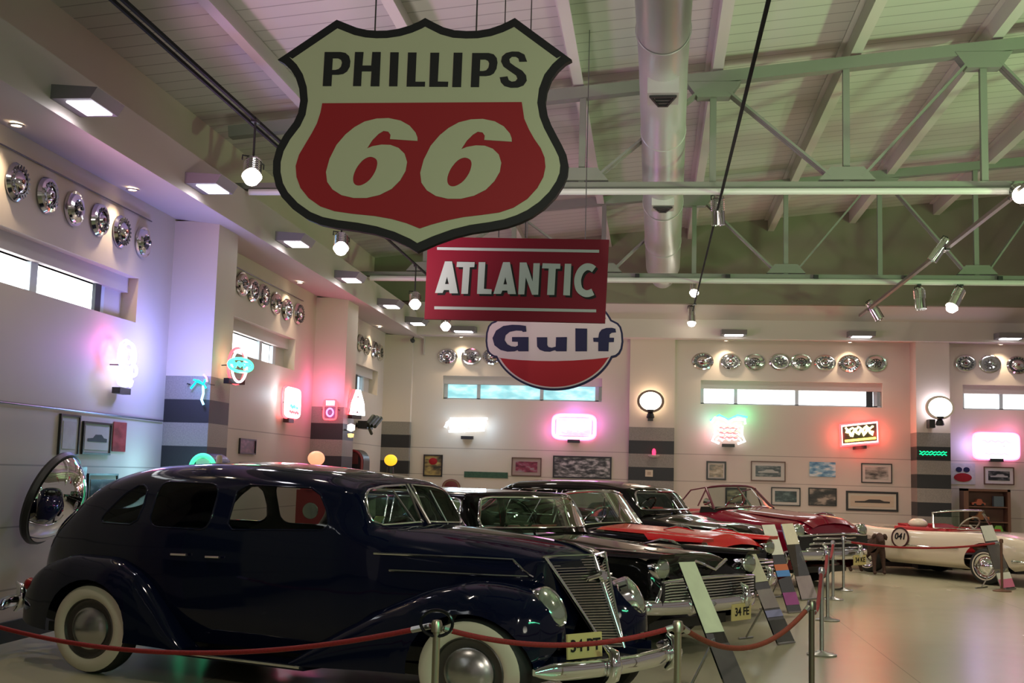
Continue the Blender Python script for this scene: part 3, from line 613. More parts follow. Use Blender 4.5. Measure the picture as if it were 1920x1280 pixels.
p_white = mat('print_white', (.50, .47, .46), .5, noise=(.44, .41, .40), scale=14); p_grey = picmat('print_grey', (.12, .11, .14), (.19, .18, .22), (.24, .23, .28), 10)
p_green = mat('print_green', (.015, .06, .035), .5, noise=(.03, .09, .05), scale=22)
M_BROWN = mat('frame_brown', (.10, .045, .03), .4)
def carpic(dark):     # little car silhouette on the print
    m = mat('print_ink' if dark else 'print_light', (.03, .028, .025) if dark else (.40, .39, .36), .6)
    def f(t, o, u, v, n, w, h):
        pts = [(-.8, -.3), (-.8, -.05), (-.35, .02), (-.15, .32), (.35, .34), (.55, .05), (.82, .0), (.82, -.3)]
        MB().prism([[o+u*w*a+v*h*b for a, b in pts]], n*.003).build('drawing', m, t, 0)
    return f
frame('L', [(117, 776), (155, 778), (146, 855), (110, 853)], 'tall white print in a thin black frame, upper left of the left wall group', p_white, .05, matc=(.58, .55, .52))
frame('L', [(160, 789), (213, 794), (206, 853), (154, 851)], 'black framed print of a dark vintage car on cream paper beside the tall white print', mat('paper', (.50, .45, .38), .6), .03, extra=carpic(True), matc=(.50, .46, .40))
frame('L', [(217, 790), (241, 793), (237, 848), (213, 845)], 'narrow red unframed poster at the right of the left wall pictures', p_red, border=None, cat='poster')
frame('L', [(135, 874), (168, 876), (162, 911), (131, 909)], 'small greyish unframed sheet right of the convex mirror', p_grey, border=None, cat='poster')
frame('L', [(170, 886), (225, 889), (216, 962), (161, 960)], 'larger black framed dark photograph partly behind the navy sedan', p_dk, .045, matc=(.42, .39, .34))
frame('L', [(452, 820), (482, 825), (480, 853), (450, 849)], 'small dark red picture on the wall between the two left pillars', picmat('print_wine', (.03, .008, .01), (.09, .02, .03), (.22, .10, .10), 9), border=M_BLACK)
frame('B', [(794, 852), (830, 852), (829, 893), (793, 893)], 'yellow and black poster with a red oval near the back left corner', picmat('print_yellow', (.03, .03, .02), (.20, .14, .06), (.40, .30, .10), 5), border=M_BLACK, bw=.03, extra=lambda t, o, u, v, n, w, h: MB().lathe([(0, .003), (h*.34, .002), (h*.36, 0)], o+v*h*.45, n, u, 24, 1.25).build('red_oval', MATS['enamel_red'], t))
frame('B', [(870, 884), (952, 885), (952, 896), (870, 895)], 'long narrow dark green plate on the back wall', p_green, border=None, cat='plaque')
frame('B', [(959, 857), (1015, 858), (1015, 893), (959, 892)], 'brown framed print of a red car on the back wall under the purple neon sign', p_pink, .07, border=M_BROWN, matc=(.36, .26, .24))
frame('B', [(1037, 854), (1147, 856), (1146, 898), (1036, 896)], 'wide black framed black and white photograph under the pink neon sign', p_bw, 0, bw=.035)
frame('B', [(1325, 864), (1362, 865), (1361, 900), (1324, 899)], 'small dark framed sepia print just right of the middle striped pillar', p_sep, .03, bw=.035)
frame('B', [(1408, 864), (1473, 865), (1473, 902), (1408, 902)], 'framed dark photograph of a pale car, upper row, second from the middle pillar', p_dk, .08, border=M_BROWN, extra=carpic(False))
frame('B', [(1518, 866), (1567, 866), (1567, 894), (1518, 893)], 'unframed blue and teal photograph in the upper row under the red neon sign', p_blu, border=None, cat='photograph')
frame('B', [(1615, 868), (1673, 869), (1673, 906), (1615, 905)], 'framed pale photograph with a black corner in the upper row by the right striped pillar', picmat('print_half', (.02, .02, .02), (.30, .28, .24), (.50, .47, .42), 3), .06, border=M_BLACK)
frame('B', [(1360, 914), (1400, 914), (1400, 945), (1360, 945)], 'framed brownish print seen through the maroon car windshield', picmat('print_olive', (.05, .04, .03), (.18, .15, .08), (.30, .26, .14), 6), .0, bw=.04)
frame('B', [(1446, 913), (1501, 914), (1501, 948), (1446, 948)], 'framed dark green photograph in the lower row right of the maroon windshield', picmat('print_dgreen', (.008, .014, .016), (.02, .04, .04), (.10, .14, .13), 6), .06)
frame('B', [(1516, 914), (1569, 915), (1569, 948), (1516, 948)], 'dark photograph with a pale streak in the lower row, third from the middle pillar', picmat('print_streak', (.015, .012, .012), (.05, .04, .035), (.36, .28, .22), 3.5), 0)
frame('B', [(1587, 920), (1685, 922), (1684, 959), (1586, 957)], 'long black framed cream print of a dark long-nosed machine above the white car', mat('paper_cream', (.50, .40, .29), .6), .05, bw=.045, extra=carpic(True), matc=(.55, .48, .38))
frame('B', [(1845, 874), (1902, 876), (1902, 909), (1845, 908)], 'framed dark photograph with a white mount right of the right striped pillar', p_dk, .07, border=M_BROWN, extra=carpic(False), matc=(.60, .55, .52))
def emblem(t, o, u, v, n, w, h):
    for a, b, r, m in ((-.3, .4, .25, 'enamel_navy'), (.3, .4, .25, 'enamel_navy'), (0, -.35, .42, 'enamel_red')):
        MB().lathe([(0, .003), (h*r, .002), (h*r, 0)], o+u*w*a+v*h*b, n, u, 20, 2.0 if r > .3 else 1.2).build('emblem', MATS[m], t)
frame('B', [(1782, 868), (1829, 869), (1829, 908), (1782, 907)], 'pale square poster with a red oval emblem beside the right striped pillar', p_white, border=None, cat='poster', extra=emblem)

c = PF(846, 913, .03)
t = thing('round_wall_sign', 'round dark red enamel sign low on the back wall beside the sedan windshield', 'sign', c)
MB().lathe([(0, .02), (.17, .02), (.185, .012), (.185, 0)], c, -VY, VX, 32, 1.15).build('disc', mat('oxblood', (.13, .015, .015), .4), t)
MB().lathe([(.14, .022), (.155, .024), (.17, .022)], c, -VY, VX, 32, 1.15).build('ring', mat('dull_gold', (.22, .13, .07), .4), t)
t = thing('socket_plate', 'small cream wall outlet plate on the middle striped pillar', 'socket', PF(1217, 887, .12))
q = PF(1217, 887, .13); MB().obox(q, VX*.085, VY*.01, VZ*.075).build('plate', mat('socket_cream', (.62, .50, .38), .5), t); MB().obox(q-VY*.012, VX*.04, VY*.004, VZ*.035).build('insert', mat('socket_tan', (.42, .30, .22), .5), t)
q = PF(773, 637, .35)
t = thing('security_camera', 'small black security camera in the back left corner under the bulkhead', 'camera', q)
MB().lathe([(0, 0), (.045, 0), (.05, .02), (.05, .16), (.035, .17), (0, .17)], q, (.3, -1, -.25), n=16).build('camera_body', M_BLACK, t); MB().tube([q, q+Vector((0, .2, .12)), q+Vector((0, .3, .12))], .015).build('bracket', M_BLACK, t)

# ------------------------------------------------------------------ neon and lit signs
def squig(c, u, v, w, h, n=5, ph=0):
    return [c+u*(-w+2*w*i/(n*6))+v*h*math.sin(i*math.pi/3+ph)*(.6+.4*math.sin(i*1.7+ph)) for i in range(n*6+1)]
def loop(c, u, v, w, h, n=28, p=2.0):
    o = []
    for i in range(n):
        a = 2*math.pi*i/n; ca, sa = math.cos(a), math.sin(a)
        o.append(c+u*w*math.copysign(abs(ca)**(2/p), ca)+v*h*math.copysign(abs(sa)**(2/p), sa))
    return o
def neon_sign(label, c, u, v, n, tubes, glow, box=None, back=None, so=.15):
    c = Vector(c); t = thing('neon_sign', label, 'neon sign', c)
    for nm, col, pts, closed, r in tubes: MB().tube(pts, r, 6, closed).build(nm, col, t)
    b = MB()
    for s in (-.5, .5): b.tube([c+u*s*.3, c+u*s*.3-n*so], .008, 6)
    b.build('standoff', M_BLACK, t)
    if box is not None: MB().obox(c+v*box-n*.06, u*.14, v*.035, n*.05).build('transformer', M_BLACK, t)
    if back: MB().prism([back], -n*.01).build('back_panel', M_BLACK, t)
    for col, e, off in glow: light('POINT', 'neon_glow', c+Vector(off)+n*.12, e, col, .12)
    return t
NW, NB, NP, NG, NR, NY = neon('white', (.88, .95, 1), 2.2), neon('blue', (.25, .45, 1), 4), neon('pink', (1, .16, .5), 4), neon('green', (.05, 1, .42), 3), neon('red', (1, .05, .06), 4), neon('yellow', (1, .72, .08), 4)
# 1: white-blue sign on the left wall near the first pillar
c = PL(240, 686, .16); u, v = VY, VZ
neon_sign('bright blue-white neon sign with a ring over script on the left wall', c, u, v, VX,
    [('ring_tube', NW, loop(c+v*.12, u, v, .17, .15), True, .020), ('ring_tube', NW, loop(c+v*.11, u, v, .085, .07), True, .018), ('script_tube', NW, loop(c+v*-.12-u*.08, u, v, .15, .11, p=3), True, .022), ('script_tube', NW, squig(c-v*.12-u*.06, u, v, .16, .05, 4), False, .02),
     ('script_tube', NW, squig(c-v*.19, u, v, .14, .05, 3, 1), False, .018), ('script_tube', NW, loop(c-v*.04+u*.16, u, v, .07, .06), True, .018), ('outline_tube', NB, loop(c+v*.12-VX*.03, u, v, .20, .18), True, .012), ('accent_tube', NP, loop(c+v*.16-VX*.06-u*.02, u, v, .11, .07), True, .012)],
    [((1, .12, .5), 6, (-.12, -.30, .2)), ((.25, .28, 1), 70, (.32, .62, .2)), ((.4, .65, 1), 2, (-.02, -.5, -.25))], -.29)
# 2: palm sign on the first pillar
c = Vector((-5.72, 14.26, 2.78)); u, v, n = VX, VZ, -VY
neon_sign('small palm-shaped teal and pink neon sign on the near face of the first striped pillar', c, u, v, n,
    [('leaf_tube', neon('teal', (.0, .75, .8), 3), [c+u*x+v*z for x, z in ((-.10, -.06), (-.03, .03), (.06, .0), (.1, -.05))], False, .012), ('leaf_tube', MATS['neon_teal'], [c+u*x+v*z for x, z in ((-.07, .05), (.0, .04), (.06, .0), (.09, .06))], False, .012),
     ('trunk_tube', neon('ice', (.3, .8, 1), 3), [c+u*x+v*z for x, z in ((.06, -.02), (.07, -.12), (.05, -.2), (.08, -.26))], False, .016), ('accent_tube', NP, [c+u*x+v*z for x, z in ((.06, .12), (.1, .08), (.11, .03))], False, .012)], [((.1, .6, 1), .8, (0, -.1, 0))])
# 3: red ring and green oval on the first pillar front
c = U(447, 686, 0, PX+.22); u, v, n = Vector((.45, .89, 0)), VZ, Vector((.89, -.45, 0))
neon_sign('red ring neon sign crossed by a green oval on the first pillar front', c, u, v, n,
    [('ring_tube', NW, loop(c+n*.02, u, v, .13, .21), True, .016), ('halo_tube', NR, loop(c-n*.03, u, v, .15, .235), True, .018), ('oval_tube', NG, loop(c+n*.04+v*.01, u, v, .21, .085), True, .02), ('script_tube', NG, squig(c+n*.05+v*.01, u, v, .17, .045, 4), False, .016), ('script_tube', NG, squig(c+n*.05+v*.03, u, v, .15, .03, 3, 1), False, .014)],
    [((1, .08, .12), 5, (-.02, .1, -.12)), ((.1, 1, .5), 2, (.1, -.1, .1))], -.2)
# 4: white box with red outline
c = PL(549, 755, .14); u, v = VY, VZ
t = neon_sign('white glowing square sign with red outline between the left pillars', c, u, v, VX,
    [('outline_tube', NW, loop(c, u, v, .40, .235, 32, 6), True, .022), ('halo_tube', NR, loop(c-VX*.05, u, v, .44, .26, 32, 6), True, .018), ('script_tube', NG, squig(c-v*.07+VX*.03, u, v, .2, .03, 3), False, .014), ('script_tube', NR, squig(c-v*.16+VX*.03, u, v, .24, .02, 4), False, .012)],
    [((1, .1, .25), 5, (-.02, .35, 0)), ((.7, .85, 1), 9, (.0, -.5, .1))], -.3)
MB().obox(c-VX*.01, u*.38, v*.22, VX*.012).build('lit_panel', mat('lit_white', (1, 1, 1), emit=(.95, .88, 1), es=.6), t)
# 5: pink panel on the second pillar
c = Vector((-5.83, 20.80, 2.83)); u, v, n = VX, VZ, -VY
t = neon_sign('small pink square lit sign on the near face of the second striped pillar', c, u, v, n,
    [('ring_tube', neon('violet', (.55, .2, 1), 3), loop(c-v*.05, u, v, .06, .07), True, .014), ('outline_tube', NR, loop(c, u, v, .12, .18, 28, 6), True, .016)], [((1, .15, .45), 14, (.0, -.15, .35))])
MB().obox(c+v*.12+n*.0, u*.08, v*.045, n*.01).build('lit_panel', MATS['lit_white'], t)
# 6: triangular sign
c = U(671, 754, 0, PX+.15); u, v, n = Vector((.4, .92, 0)).normalized(), VZ, Vector((.92, -.4, 0)).normalized()
tri = [c+u*a+v*b for a, b in ((-.2, -.22), (.2, -.22), (.16, -.02), (.04, .22), (-.04, .22), (-.16, -.02))]
t = neon_sign('white and red triangular neon sign past the second left pillar', c, u, v, n, [('outline_tube', NW, tri, True, .026), ('halo_tube', NR, [p-n*.06-u*.03 for p in tri], True, .024), ('script_tube', NW, squig(c-v*.1, u, v, .13, .04, 3), False, .022), ('script_tube', NW, squig(c+v*.02, u, v, .1, .04, 2), False, .022)],
    [((1, .1, .3), 10, (.05, -.25, .0))], -.27)
MB().prism([[c+(p-c)*.85-n*.012 for p in tri]], -n*.01).build('lit_panel', MATS['lit_white'], t)
MB().tube([c-v*.18, (PX-.01, 21.55, c.z-.18)], .012).tube([c+v*.1, (PX-.01, 21.55, c.z+.1)], .012).build('wall_arm', M_BLACK, t)
# back wall signs
u, v, n = VX, VZ, -VY
c = PF(876, 797, .14)
neon_sign('blue-white neon lettering sign on the back wall under the left window', c, u, v, n, [('letter_tube', NW, squig(c+u*x, u, v, .16, .15, 2, x*5), False, .035) for x in (-.36, -.05, .27)]+[('underline_tube', NW, [c-u*.42-v*.15, c+u*.4-v*.10], False, .03), ('underline_tube', NW, [c-u*.4+v*.14, c+u*.46+v*.16], False, .03)], [((.45, .72, 1), 9, (-.3, -.02, .0)), ((.5, .75, 1), 9, (.35, -.02, 0))], -.28)
c = PF(1076, 800, .14)
t = neon_sign('pink rounded rectangle neon sign on the back wall above the wide photograph', c, u, v, n, [('outline_tube', NW, loop(c, u, v, .46, .25, 40, 5), True, .024), ('outline_tube', NP, loop(c-n*.05, u, v, .49, .28, 40, 5), True, .026), ('script_tube', NW, squig(c, u, v, .3, .12, 5), False, .02), ('script_tube', NP, squig(c-v*.14, u, v, .28, .02, 4), False, .015)], [((.8, .2, 1), 6, (.45, -.02, .1)), ((1, .2, .8), 6, (-.45, -.02, -.1)), ((.6, .2, 1), 6, (0, -.02, .3))], -.32)
MB().obox(c-n*.02, u*.4, v*.2, n*.008).build('lit_panel', mat('lit_pink', (1, .9, 1), emit=(1, .50, .92), es=.45), t)
c = PF(1366, 806, .14)
neon_sign('green, white and red stacked neon sign at the left under the middle window', c, u, v, n,
    [('top_tube', NW, [c+u*a+v*b for a, b in ((-.38, .16), (-.3, .27), (-.1, .24), (0, .16), (.1, .24), (.36, .24), (.36, .14))], False, .03), ('halo_tube', NG, [c+u*a+v*b-n*.08 for a, b in ((-.4, .2), (-.2, .34), (0, .24), (.2, .34), (.42, .30))], False, .02)]
    + [('row_tube', NW, squig(c+v*z, u, v, .28, .045, 4, z*9), False, .018) for z in (.12, .02, -.1, -.2)] + [('row_tube', NR, squig(c+v*z+n*.04, u, v, .2, .02, 3, z), False, .014) for z in (.04, -.07, -.17)] + [('side_tube', NW, [c+u*s*.3+v*.1, c+u*s*.29-v*.1, c+u*s*.36-v*.24, c+u*s*.2-v*.30], False, .026) for s in (-1, 1)],
    [((.1, 1, .4), 7, (.3, .02, .30)), ((.2, .9, .8), 4, (-.4, .0, .2)), ((1, .2, .4), 4, (-.35, 0, -.1))], -.34)
c = PF(1612, 813, .14); u2 = (VX+VZ*.11).normalized(); v2 = (VZ-VX*.03).normalized()
t = neon_sign('tilted red and yellow rectangular neon sign under the middle window', c, u2, v2, n, [('outline_tube', neon('rose', (1, .55, .5), 4), [c+u2*a+v2*b for a, b in ((-.38, -.2), (-.38, .2), (.38, .22), (.38, -.2))], True, .022), ('halo_tube', NR, [c+u2*a+v2*b-n*.07 for a, b in ((-.41, -.24), (-.41, .23), (.41, .24), (.41, -.24))], True, .02),
     ('script_tube', neon('lemon', (1, .9, .35), 4), squig(c+v2*.04, u2, v2, .28, .1, 4), False, .03), ('script_tube', MATS['neon_lemon'], squig(c+v2*.12, u2, v2, .3, .05, 4, 2), False, .022), ('band_tube', NY, [c-u2*.32-v2*.13, c+u2*.34-v2*.12], False, .028)],
    [((1, .06, .04), 8, (.4, .06, .0)), ((1, .06, .04), 8, (-.4, .06, -.05)), ((1, .06, .05), 4, (0, .06, .3)), ((1, .06, .05), 4, (0, .06, -.32))], -.3, [c+u2*a+v2*b-n*.04 for a, b in ((-.37, -.2), (.37, -.2), (.37, .2), (-.37, .2))])
c = PF(1869, 836, .14)
t = neon_sign('pinkish white rectangular neon sign under the right-hand window', c, VX, VZ, n, [('outline_tube', NW, loop(c, VX, VZ, .44, .245, 40, 7), True, .026), ('halo_tube', NP, loop(c-n*.06, VX, VZ, .48, .28, 40, 7), True, .024), ('script_tube', NP, squig(c+v*.1, VX, VZ, .3, .03, 4), False, .014), ('script_tube', neon('lilac', (.75, .6, 1), 3), squig(c-v*.04, VX, VZ, .32, .05, 5), False, .016), ('script_tube', NP, squig(c-v*.17, VX, VZ, .25, .02, 4), False, .012)], [((1, .25, .6), 6, (.3, -.02, .25)), ((.45, .4, 1), 9, (-.55, -.02, .0))], -.3)
MB().obox(c-n*.02, VX*.42, v*.22, n*.008).build('lit_panel', MATS['lit_white'], t)
for s in (-.1, .1): pass
c = PF(1749, 850, .66)
t = thing('neon_bar', 'narrow green neon lettering bar on the right striped pillar', 'neon sign', c)
MB().obox(c, VX*.33, VY*.02, VZ*.085).build('back_panel', M_BLACK, t)
for z in (.03, -.02): MB().tube(squig(c-VY*.03+VZ*z, VX, VZ, .28, .02, 7, z*30), .011, 6).build('letter_tube', neon('emerald', (.0, .75, .28), 1.6), t)
# globe lamps on the pillars
def globe(px, py, off, rim, face, glow, label, gx=.0):
    c = PF(px, py, off); t = thing('globe_lamp', label, 'lamp', c-VZ*.45)
    MB().lathe([(0, -.09), (.17, -.08), (.225, -.03), (.225, .03), (.17, .08), (0, .09)], c, -VY, VX, 36, 1.2).build('lit_globe', face, t)
    MB().lathe([(.205, -.055), (.245, -.055), (.255, 0), (.245, .055), (.205, .055), (.22, 0)], c, -VY, VX, 36, 1.19).build('rim_band', rim, t)
    MB().lathe([(.07, -.38), (.09, -.36), (.07, -.28), (.05, -.26), (.09, -.22), (.09, -.19)], c, VZ, VX, 20).build('lamp_foot', M_BLACK, t)
    MB().obox(c+VZ*-.34+VY*.12+VX*gx, VX*.06, VY*.14, VZ*.09).build('wall_bracket', M_BLACK, t)
    light('POINT', 'globe_glow', c+VY*.14+VZ*.05, glow[3], glow[:3], .15)
globe(1220, 752, .34, mat('rim_bronze', (.16, .10, .07), .4), mat('globe_warm', (1, .95, .85), emit=(1, .93, .78), es=2.6), (1, .72, .45, 22), 'round lit globe with a dark rim on the middle striped pillar')
globe(1762, 764, .85, mat('rim_cream', (.7, .62, .5), .4), mat('globe_white', (1, 1, 1), emit=(1, .98, .95), es=3), (.75, .75, 1, 22), 'round white lit globe on a black bracket at the right striped pillar', -.16)
c = PF(1226, 858, .3)
t = thing('small_lamp', 'small red bulb lamp on a pale saucer on the middle striped pillar', 'lamp', c)
MB().lathe([(0, 0), (.09, .01), (.13, .05), (.125, .06), (.08, .03), (0, .03)], c, VZ, VX, 20).build('saucer', mat('saucer', (.55, .45, .45), .3), t); MB().lathe([(0, 0), (.035, .02), (.045, .09), (.03, .15), (0, .17)], c+VZ*.04, VZ, VX, 14).build('bulb', neon('bulbred', (1, .03, .10), 2.5), t); MB().tube([c+VZ*.01, c+VY*.18+VZ*.01], .015).build('arm', M_BLACK, t)
c = U(658, 806, 0, PX+.12)
t = thing('wall_lamp', 'small white and yellow lit wall lamp past the second left pillar', 'lamp', c-VZ*.1)
MB().lathe([(0, -.03), (.07, 0), (.07, .09), (0, .12)], c, VZ, n=16).build('shade', mat('lit_cool', (1, 1, 1), emit=(.9, 1, .95), es=2), t); MB().lathe([(0, -.05), (.05, -.04), (.06, .02), (0, .03)], c-VZ*.09, VZ, n=16).build('bulb', mat('lit_amber', (1, .7, .3), emit=(1, .6, .2), es=1.5), t); MB().tube([c, c-VX*.14], .015).build('arm', M_BLACK, t)
# machine on a wall bracket in the corner bay
c = PL(694, 797, .3)
t = thing('wall_engine', 'dark bulky engine-like machine mounted on the left wall in the corner bay', 'engine', c)
m = mat('machine_green', (.06, .07, .055), .4, .5)
MB().obox(c-VX*.1, VX*.1, VY*.26, VZ*.08).build('crankcase', M_BLACK, t)
for a in (-.25, .05, .35): MB().tube([c+VY*a, c+VY*(a+.22)+VZ*.18+VX*.08], .06, 12).build('cylinder', m, t)
MB().tube([c-VY*.1-VZ*.05, c+VY*.15-VZ*.17], .035, 8).build('exhaust_stub', m, t); MB().tube([c, c-VX*.3], .05, 8).build('bracket', M_BLACK, t)

# ------------------------------------------------------------------ floor-standing things behind the cars
def jukebox(x, y, w, h, body, tube, label, side=None):
    t = thing('jukebox', label, 'jukebox', (x, y, 0)); prof = [(x-w, 0)]+[(x-w*math.cos(math.pi*k/16), h-w*1.1+w*1.1*math.sin(math.pi*k/16)) for k in range(17)]+[(x+w, 0)]
    MB().prism([[(a, y-.25, b) for a, b in prof]], (0, .5, 0)).build('cabinet', body, t)
    arcp = [(x-w*.86*math.cos(math.pi*k/16), y-.27, h-w*1.1+w*.95*math.sin(math.pi*k/16)) for k in range(17)]
    MB().tube([(x-w*.86, y-.27, .5)]+arcp+[(x+w*.86, y-.27, .5)], .028, 8).build('arch_tube', tube, t)
    MB().obox((x, y-.26, h-w*.85), VX*w*.5, VY*.01, VZ*w*.5).build('title_panel', side or M_LENS, t)
    MB().obox((x, y-.26, .6), VX*w*.6, VY*.02, VZ*.35).build('grille', M_DCHROME, t)
jukebox(-5.30, 13.75, .17, 1.90, mat('juke_blue', (.01, .02, .10), .25), neon('mint', (.08, 1, .42), 1.2), 'jukebox with a glowing green arch between the navy sedan and the first striped pillar', mat('lit_mint', (.6, 1, .85), emit=(.15, .8, .6), es=.22))
light('POINT', 'jukebox_glow', (-5.75, 13.6, 1.7), 12, (.35, .8, 1), .1)
p = U(668, 860, 1, 22.5)
jukebox(p.x, 22.5, .21, 2.15, M_BLACK, mat('juke_red', (.20, .01, .015), .3), 'dark jukebox with a dull red arch past the second striped pillar', mat('juke_panel', (.12, .03, .03), .3))
def pump(px, y, top, globe_m, body_m, label, r=.16, lit=0):
    p = U(px, 880, 1, y); x = p.x; t = thing('fuel_pump', label, 'fuel pump', (x, y, 0), None)
    MB().box((x-.24, y-.2, 0), (x+.24, y+.2, top-.62)).build('pump_body', body_m, t); MB().lathe([(.24, top-.62), (.2, top-.5), (.08, top-.42), (.07, top-r*2-.02), (0, top-r*2-.02)], (x, y, 0), VZ, n=20).build('neck', body_m, t)
    MB().lathe([(0, -r)]+[(r*math.cos(math.radians(a)), r*math.sin(math.radians(a))) for a in range(-75, 90, 15)]+[(0, r)], (x, y, top-r), VZ, VX, 24, 1.15).build('glass_globe', globe_m, t)
    MB().lathe([(0, .01), (.12, .01), (.13, 0)], (x, y-.205, top-.95), (0, -1, 0), VX, 20).build('dial', M_LENS, t)
pump(592, 18.5, 2.04, mat('globe_orange', (1, .5, .3), .3, emit=(1, .42, .22), es=.9), mat('pump_red', (.25, .02, .02), .35), 'fuel pump with a glowing orange globe rising behind the navy sedan roof', .12)
pump(732, 24.5, 2.10, mat('globe_amber', (1, .6, .05), .3, emit=(1, .5, .02), es=1.1), mat('pump_black', (.02, .02, .02), .4), 'fuel pump with an amber globe near the back left corner', .12)
p = U(410, 880, 1, 13.2)
t = thing('small_post', 'slim dark post with a pale beige cap in front of the first striped pillar', 'post', (p.x, 13.2, 0))
MB().lathe([(.12, 0), (.12, .02), (.03, .05), (.03, 1.72), (0, 1.72)], (p.x, 13.2, 0), VZ, n=16).build('stem', M_BLACK, t); MB().lathe([(0, 1.72), (.035, 1.72), (.035, 1.86), (.025, 1.88), (0, 1.88)], (p.x, 13.2, 0), VZ, n=16).build('cap', mat('beige_cap', (.5, .38, .28), .5), t)

# toy cabinets against the back wall at the right
def cabinet(x0, x1, zt, label, items):
    t = thing('display_cabinet', label, 'cabinet', ((x0+x1)/2, YW-.2, 0)); m = mat('cabinet_wood', (.16, .07, .04), .45); y0, y1 = YW-.42, YW-.05
    b = MB(); b.box((x0, y0, 0), (x0+.10, y1, zt)).box((x1-.06, y0, 0), (x1, y1, zt)).box((x0, y0, zt-.05), (x1, y1, zt)).box((x0, y0, 0), (x1, y1, .3)).box((x0, y1-.02, 0), (x1, y1, zt)); b.build('carcass', m, t, 0)
    for z in (.7, 1.02, 1.34): MB().box((x0+.1, y0+.02, z-.012), (x1-.06, y1-.02, z+.012)).build('shelf', m, t, 0)
    for i, (x, z, w, h, col, kind, lab) in enumerate(items):
        tt = thing('toy_car' if kind == 'car' else 'model_box', lab, 'toy car' if kind == 'car' else 'box', (x, y0+.16, z+.013)); mm = mat('toy_%d%d%d' % tuple(int(q*99) for q in col), col, .35)
        if kind == 'car':
            MB().prism([[(x+w*a, y0+.08, z+.013+h*b) for a, b in ((-.5, .15), (-.5, .5), (-.2, .55), (-.08, 1), (.2, 1), (.3, .55), (.5, .45), (.5, .15))]], (0, .16, 0)).build('toy_body', mm, tt)
            for s in (-.28, .28): MB().lathe([(0, 0), (h*.2, 0), (h*.2, .17), (0, .17)], (x+w*s, y0+.075, z+.013+h*.2), VY, n=14).build('toy_wheel', M_RUBBER, tt)
        else: MB().box((x-w/2, y0+.08, z+.013), (x+w/2, y0+.22, z+.013+h)).build('carton', mm, tt)
cabinet(6.62, 7.58, 1.72, 'open wooden toy cabinet behind the white roadster windshield', [(6.95, 1.34, .28, .15, (.40, .10, .05), 'car', 'orange-red toy car on the top shelf of the toy cabinet'), (7.36, 1.34, .2, .22, (.10, .13, .15), 'box', 'dark blue-grey box on the top shelf of the toy cabinet'), (6.98, 1.02, .36, .2, (.45, .16, .06), 'car', 'orange toy truck on the second shelf of the toy cabinet'), (7.32, .7, .40, .24, (.18, .42, .06), 'car', 'bright green toy car on the third shelf of the toy cabinet'), (6.95, .7, .25, .15, (.18, .015, .02), 'car', 'dark red toy car on the third shelf of the toy cabinet')])
cabinet(8.0, 9.2, 1.72, 'second wooden cabinet at the right edge of the picture', [(8.4, 1.02, .3, .2, (.30, .28, .2), 'box', 'pale box in the second cabinet at the right edge'), (8.8, 1.34, .28, .15, (.1, .2, .1), 'car', 'green toy car in the second cabinet')])

# ================================================================== CARS
STRETCH = Matrix(((1.18, 0, 0), (0, 1, 0), (0, 0, 1)))   # proportions of the cars as the photograph shows them
class Car:
    def __init__(s, name, label, loc, deg):
        s.M = STRETCH @ Matrix.Rotation(math.radians(deg), 3, 'Z'); s.T = Vector(loc)
        s.root = thing(name, label, 'car', loc)
        s.xf = lambda p: s.T + s.M @ p
    def mb(s): return MB(s.xf)
    def add(s, mb, name, m, parent=None, smooth=30, label=None): return mb.build(name, m, parent or s.root, smooth, label)
    def addbm(s, bm, name, m, parent=None, smooth=40):
        bmesh.ops.recalc_face_normals(bm, faces=bm.faces); par = parent or s.root; org = ORG[par.name]
        for v in bm.verts: v.co = s.xf(v.co) - org
        me = bpy.data.meshes.new(name); bm.to_mesh(me); bm.free()
        return link_mesh(name, me, m, par, org, smooth)

def loft(secs, nx=80, nv=44, bow=None, mirror=True):
    xs = np.array([s[0] for s in secs], float); K = len(secs[0][1]); C = np.array([s[1] for s in secs], float)
    bows = np.array([s[2] if len(s) > 2 else 0 for s in secs], float)
    xd = np.unique(np.concatenate([np.linspace(xs[0], xs[-1], nx), xs]))
    D = np.zeros((len(xd), K, 2))
    for k in range(K):
        for q in range(2): D[:, k, q] = pchip(xs, C[:, k, q], xd)
    bd = pchip(xs, bows, xd); td = np.unique(np.concatenate([np.linspace(0, K-1, nv), np.arange(K)]))
    bm = bmesh.new(); rows = []
    for i, x in enumerate(xd):
        yy = pchip(np.arange(K), D[i, :, 0], td); zz = pchip(np.arange(K), D[i, :, 1], td); row = []
        half = list(zip(yy, zz)); pts = [(-y, z) for y, z in half]
        if mirror: pts += [(y, z) for y, z in half[::-1][1:]]
        for y, z in pts: row.append(bm.verts.new((x + bd[i]*(1-(y/.7)**2), y, z)))
        rows.append(row)
    for a, b in zip(rows, rows[1:]):
        for k in range(len(a)-1): bm.faces.new((a[k], a[k+1], b[k+1], b[k]))
    return bm
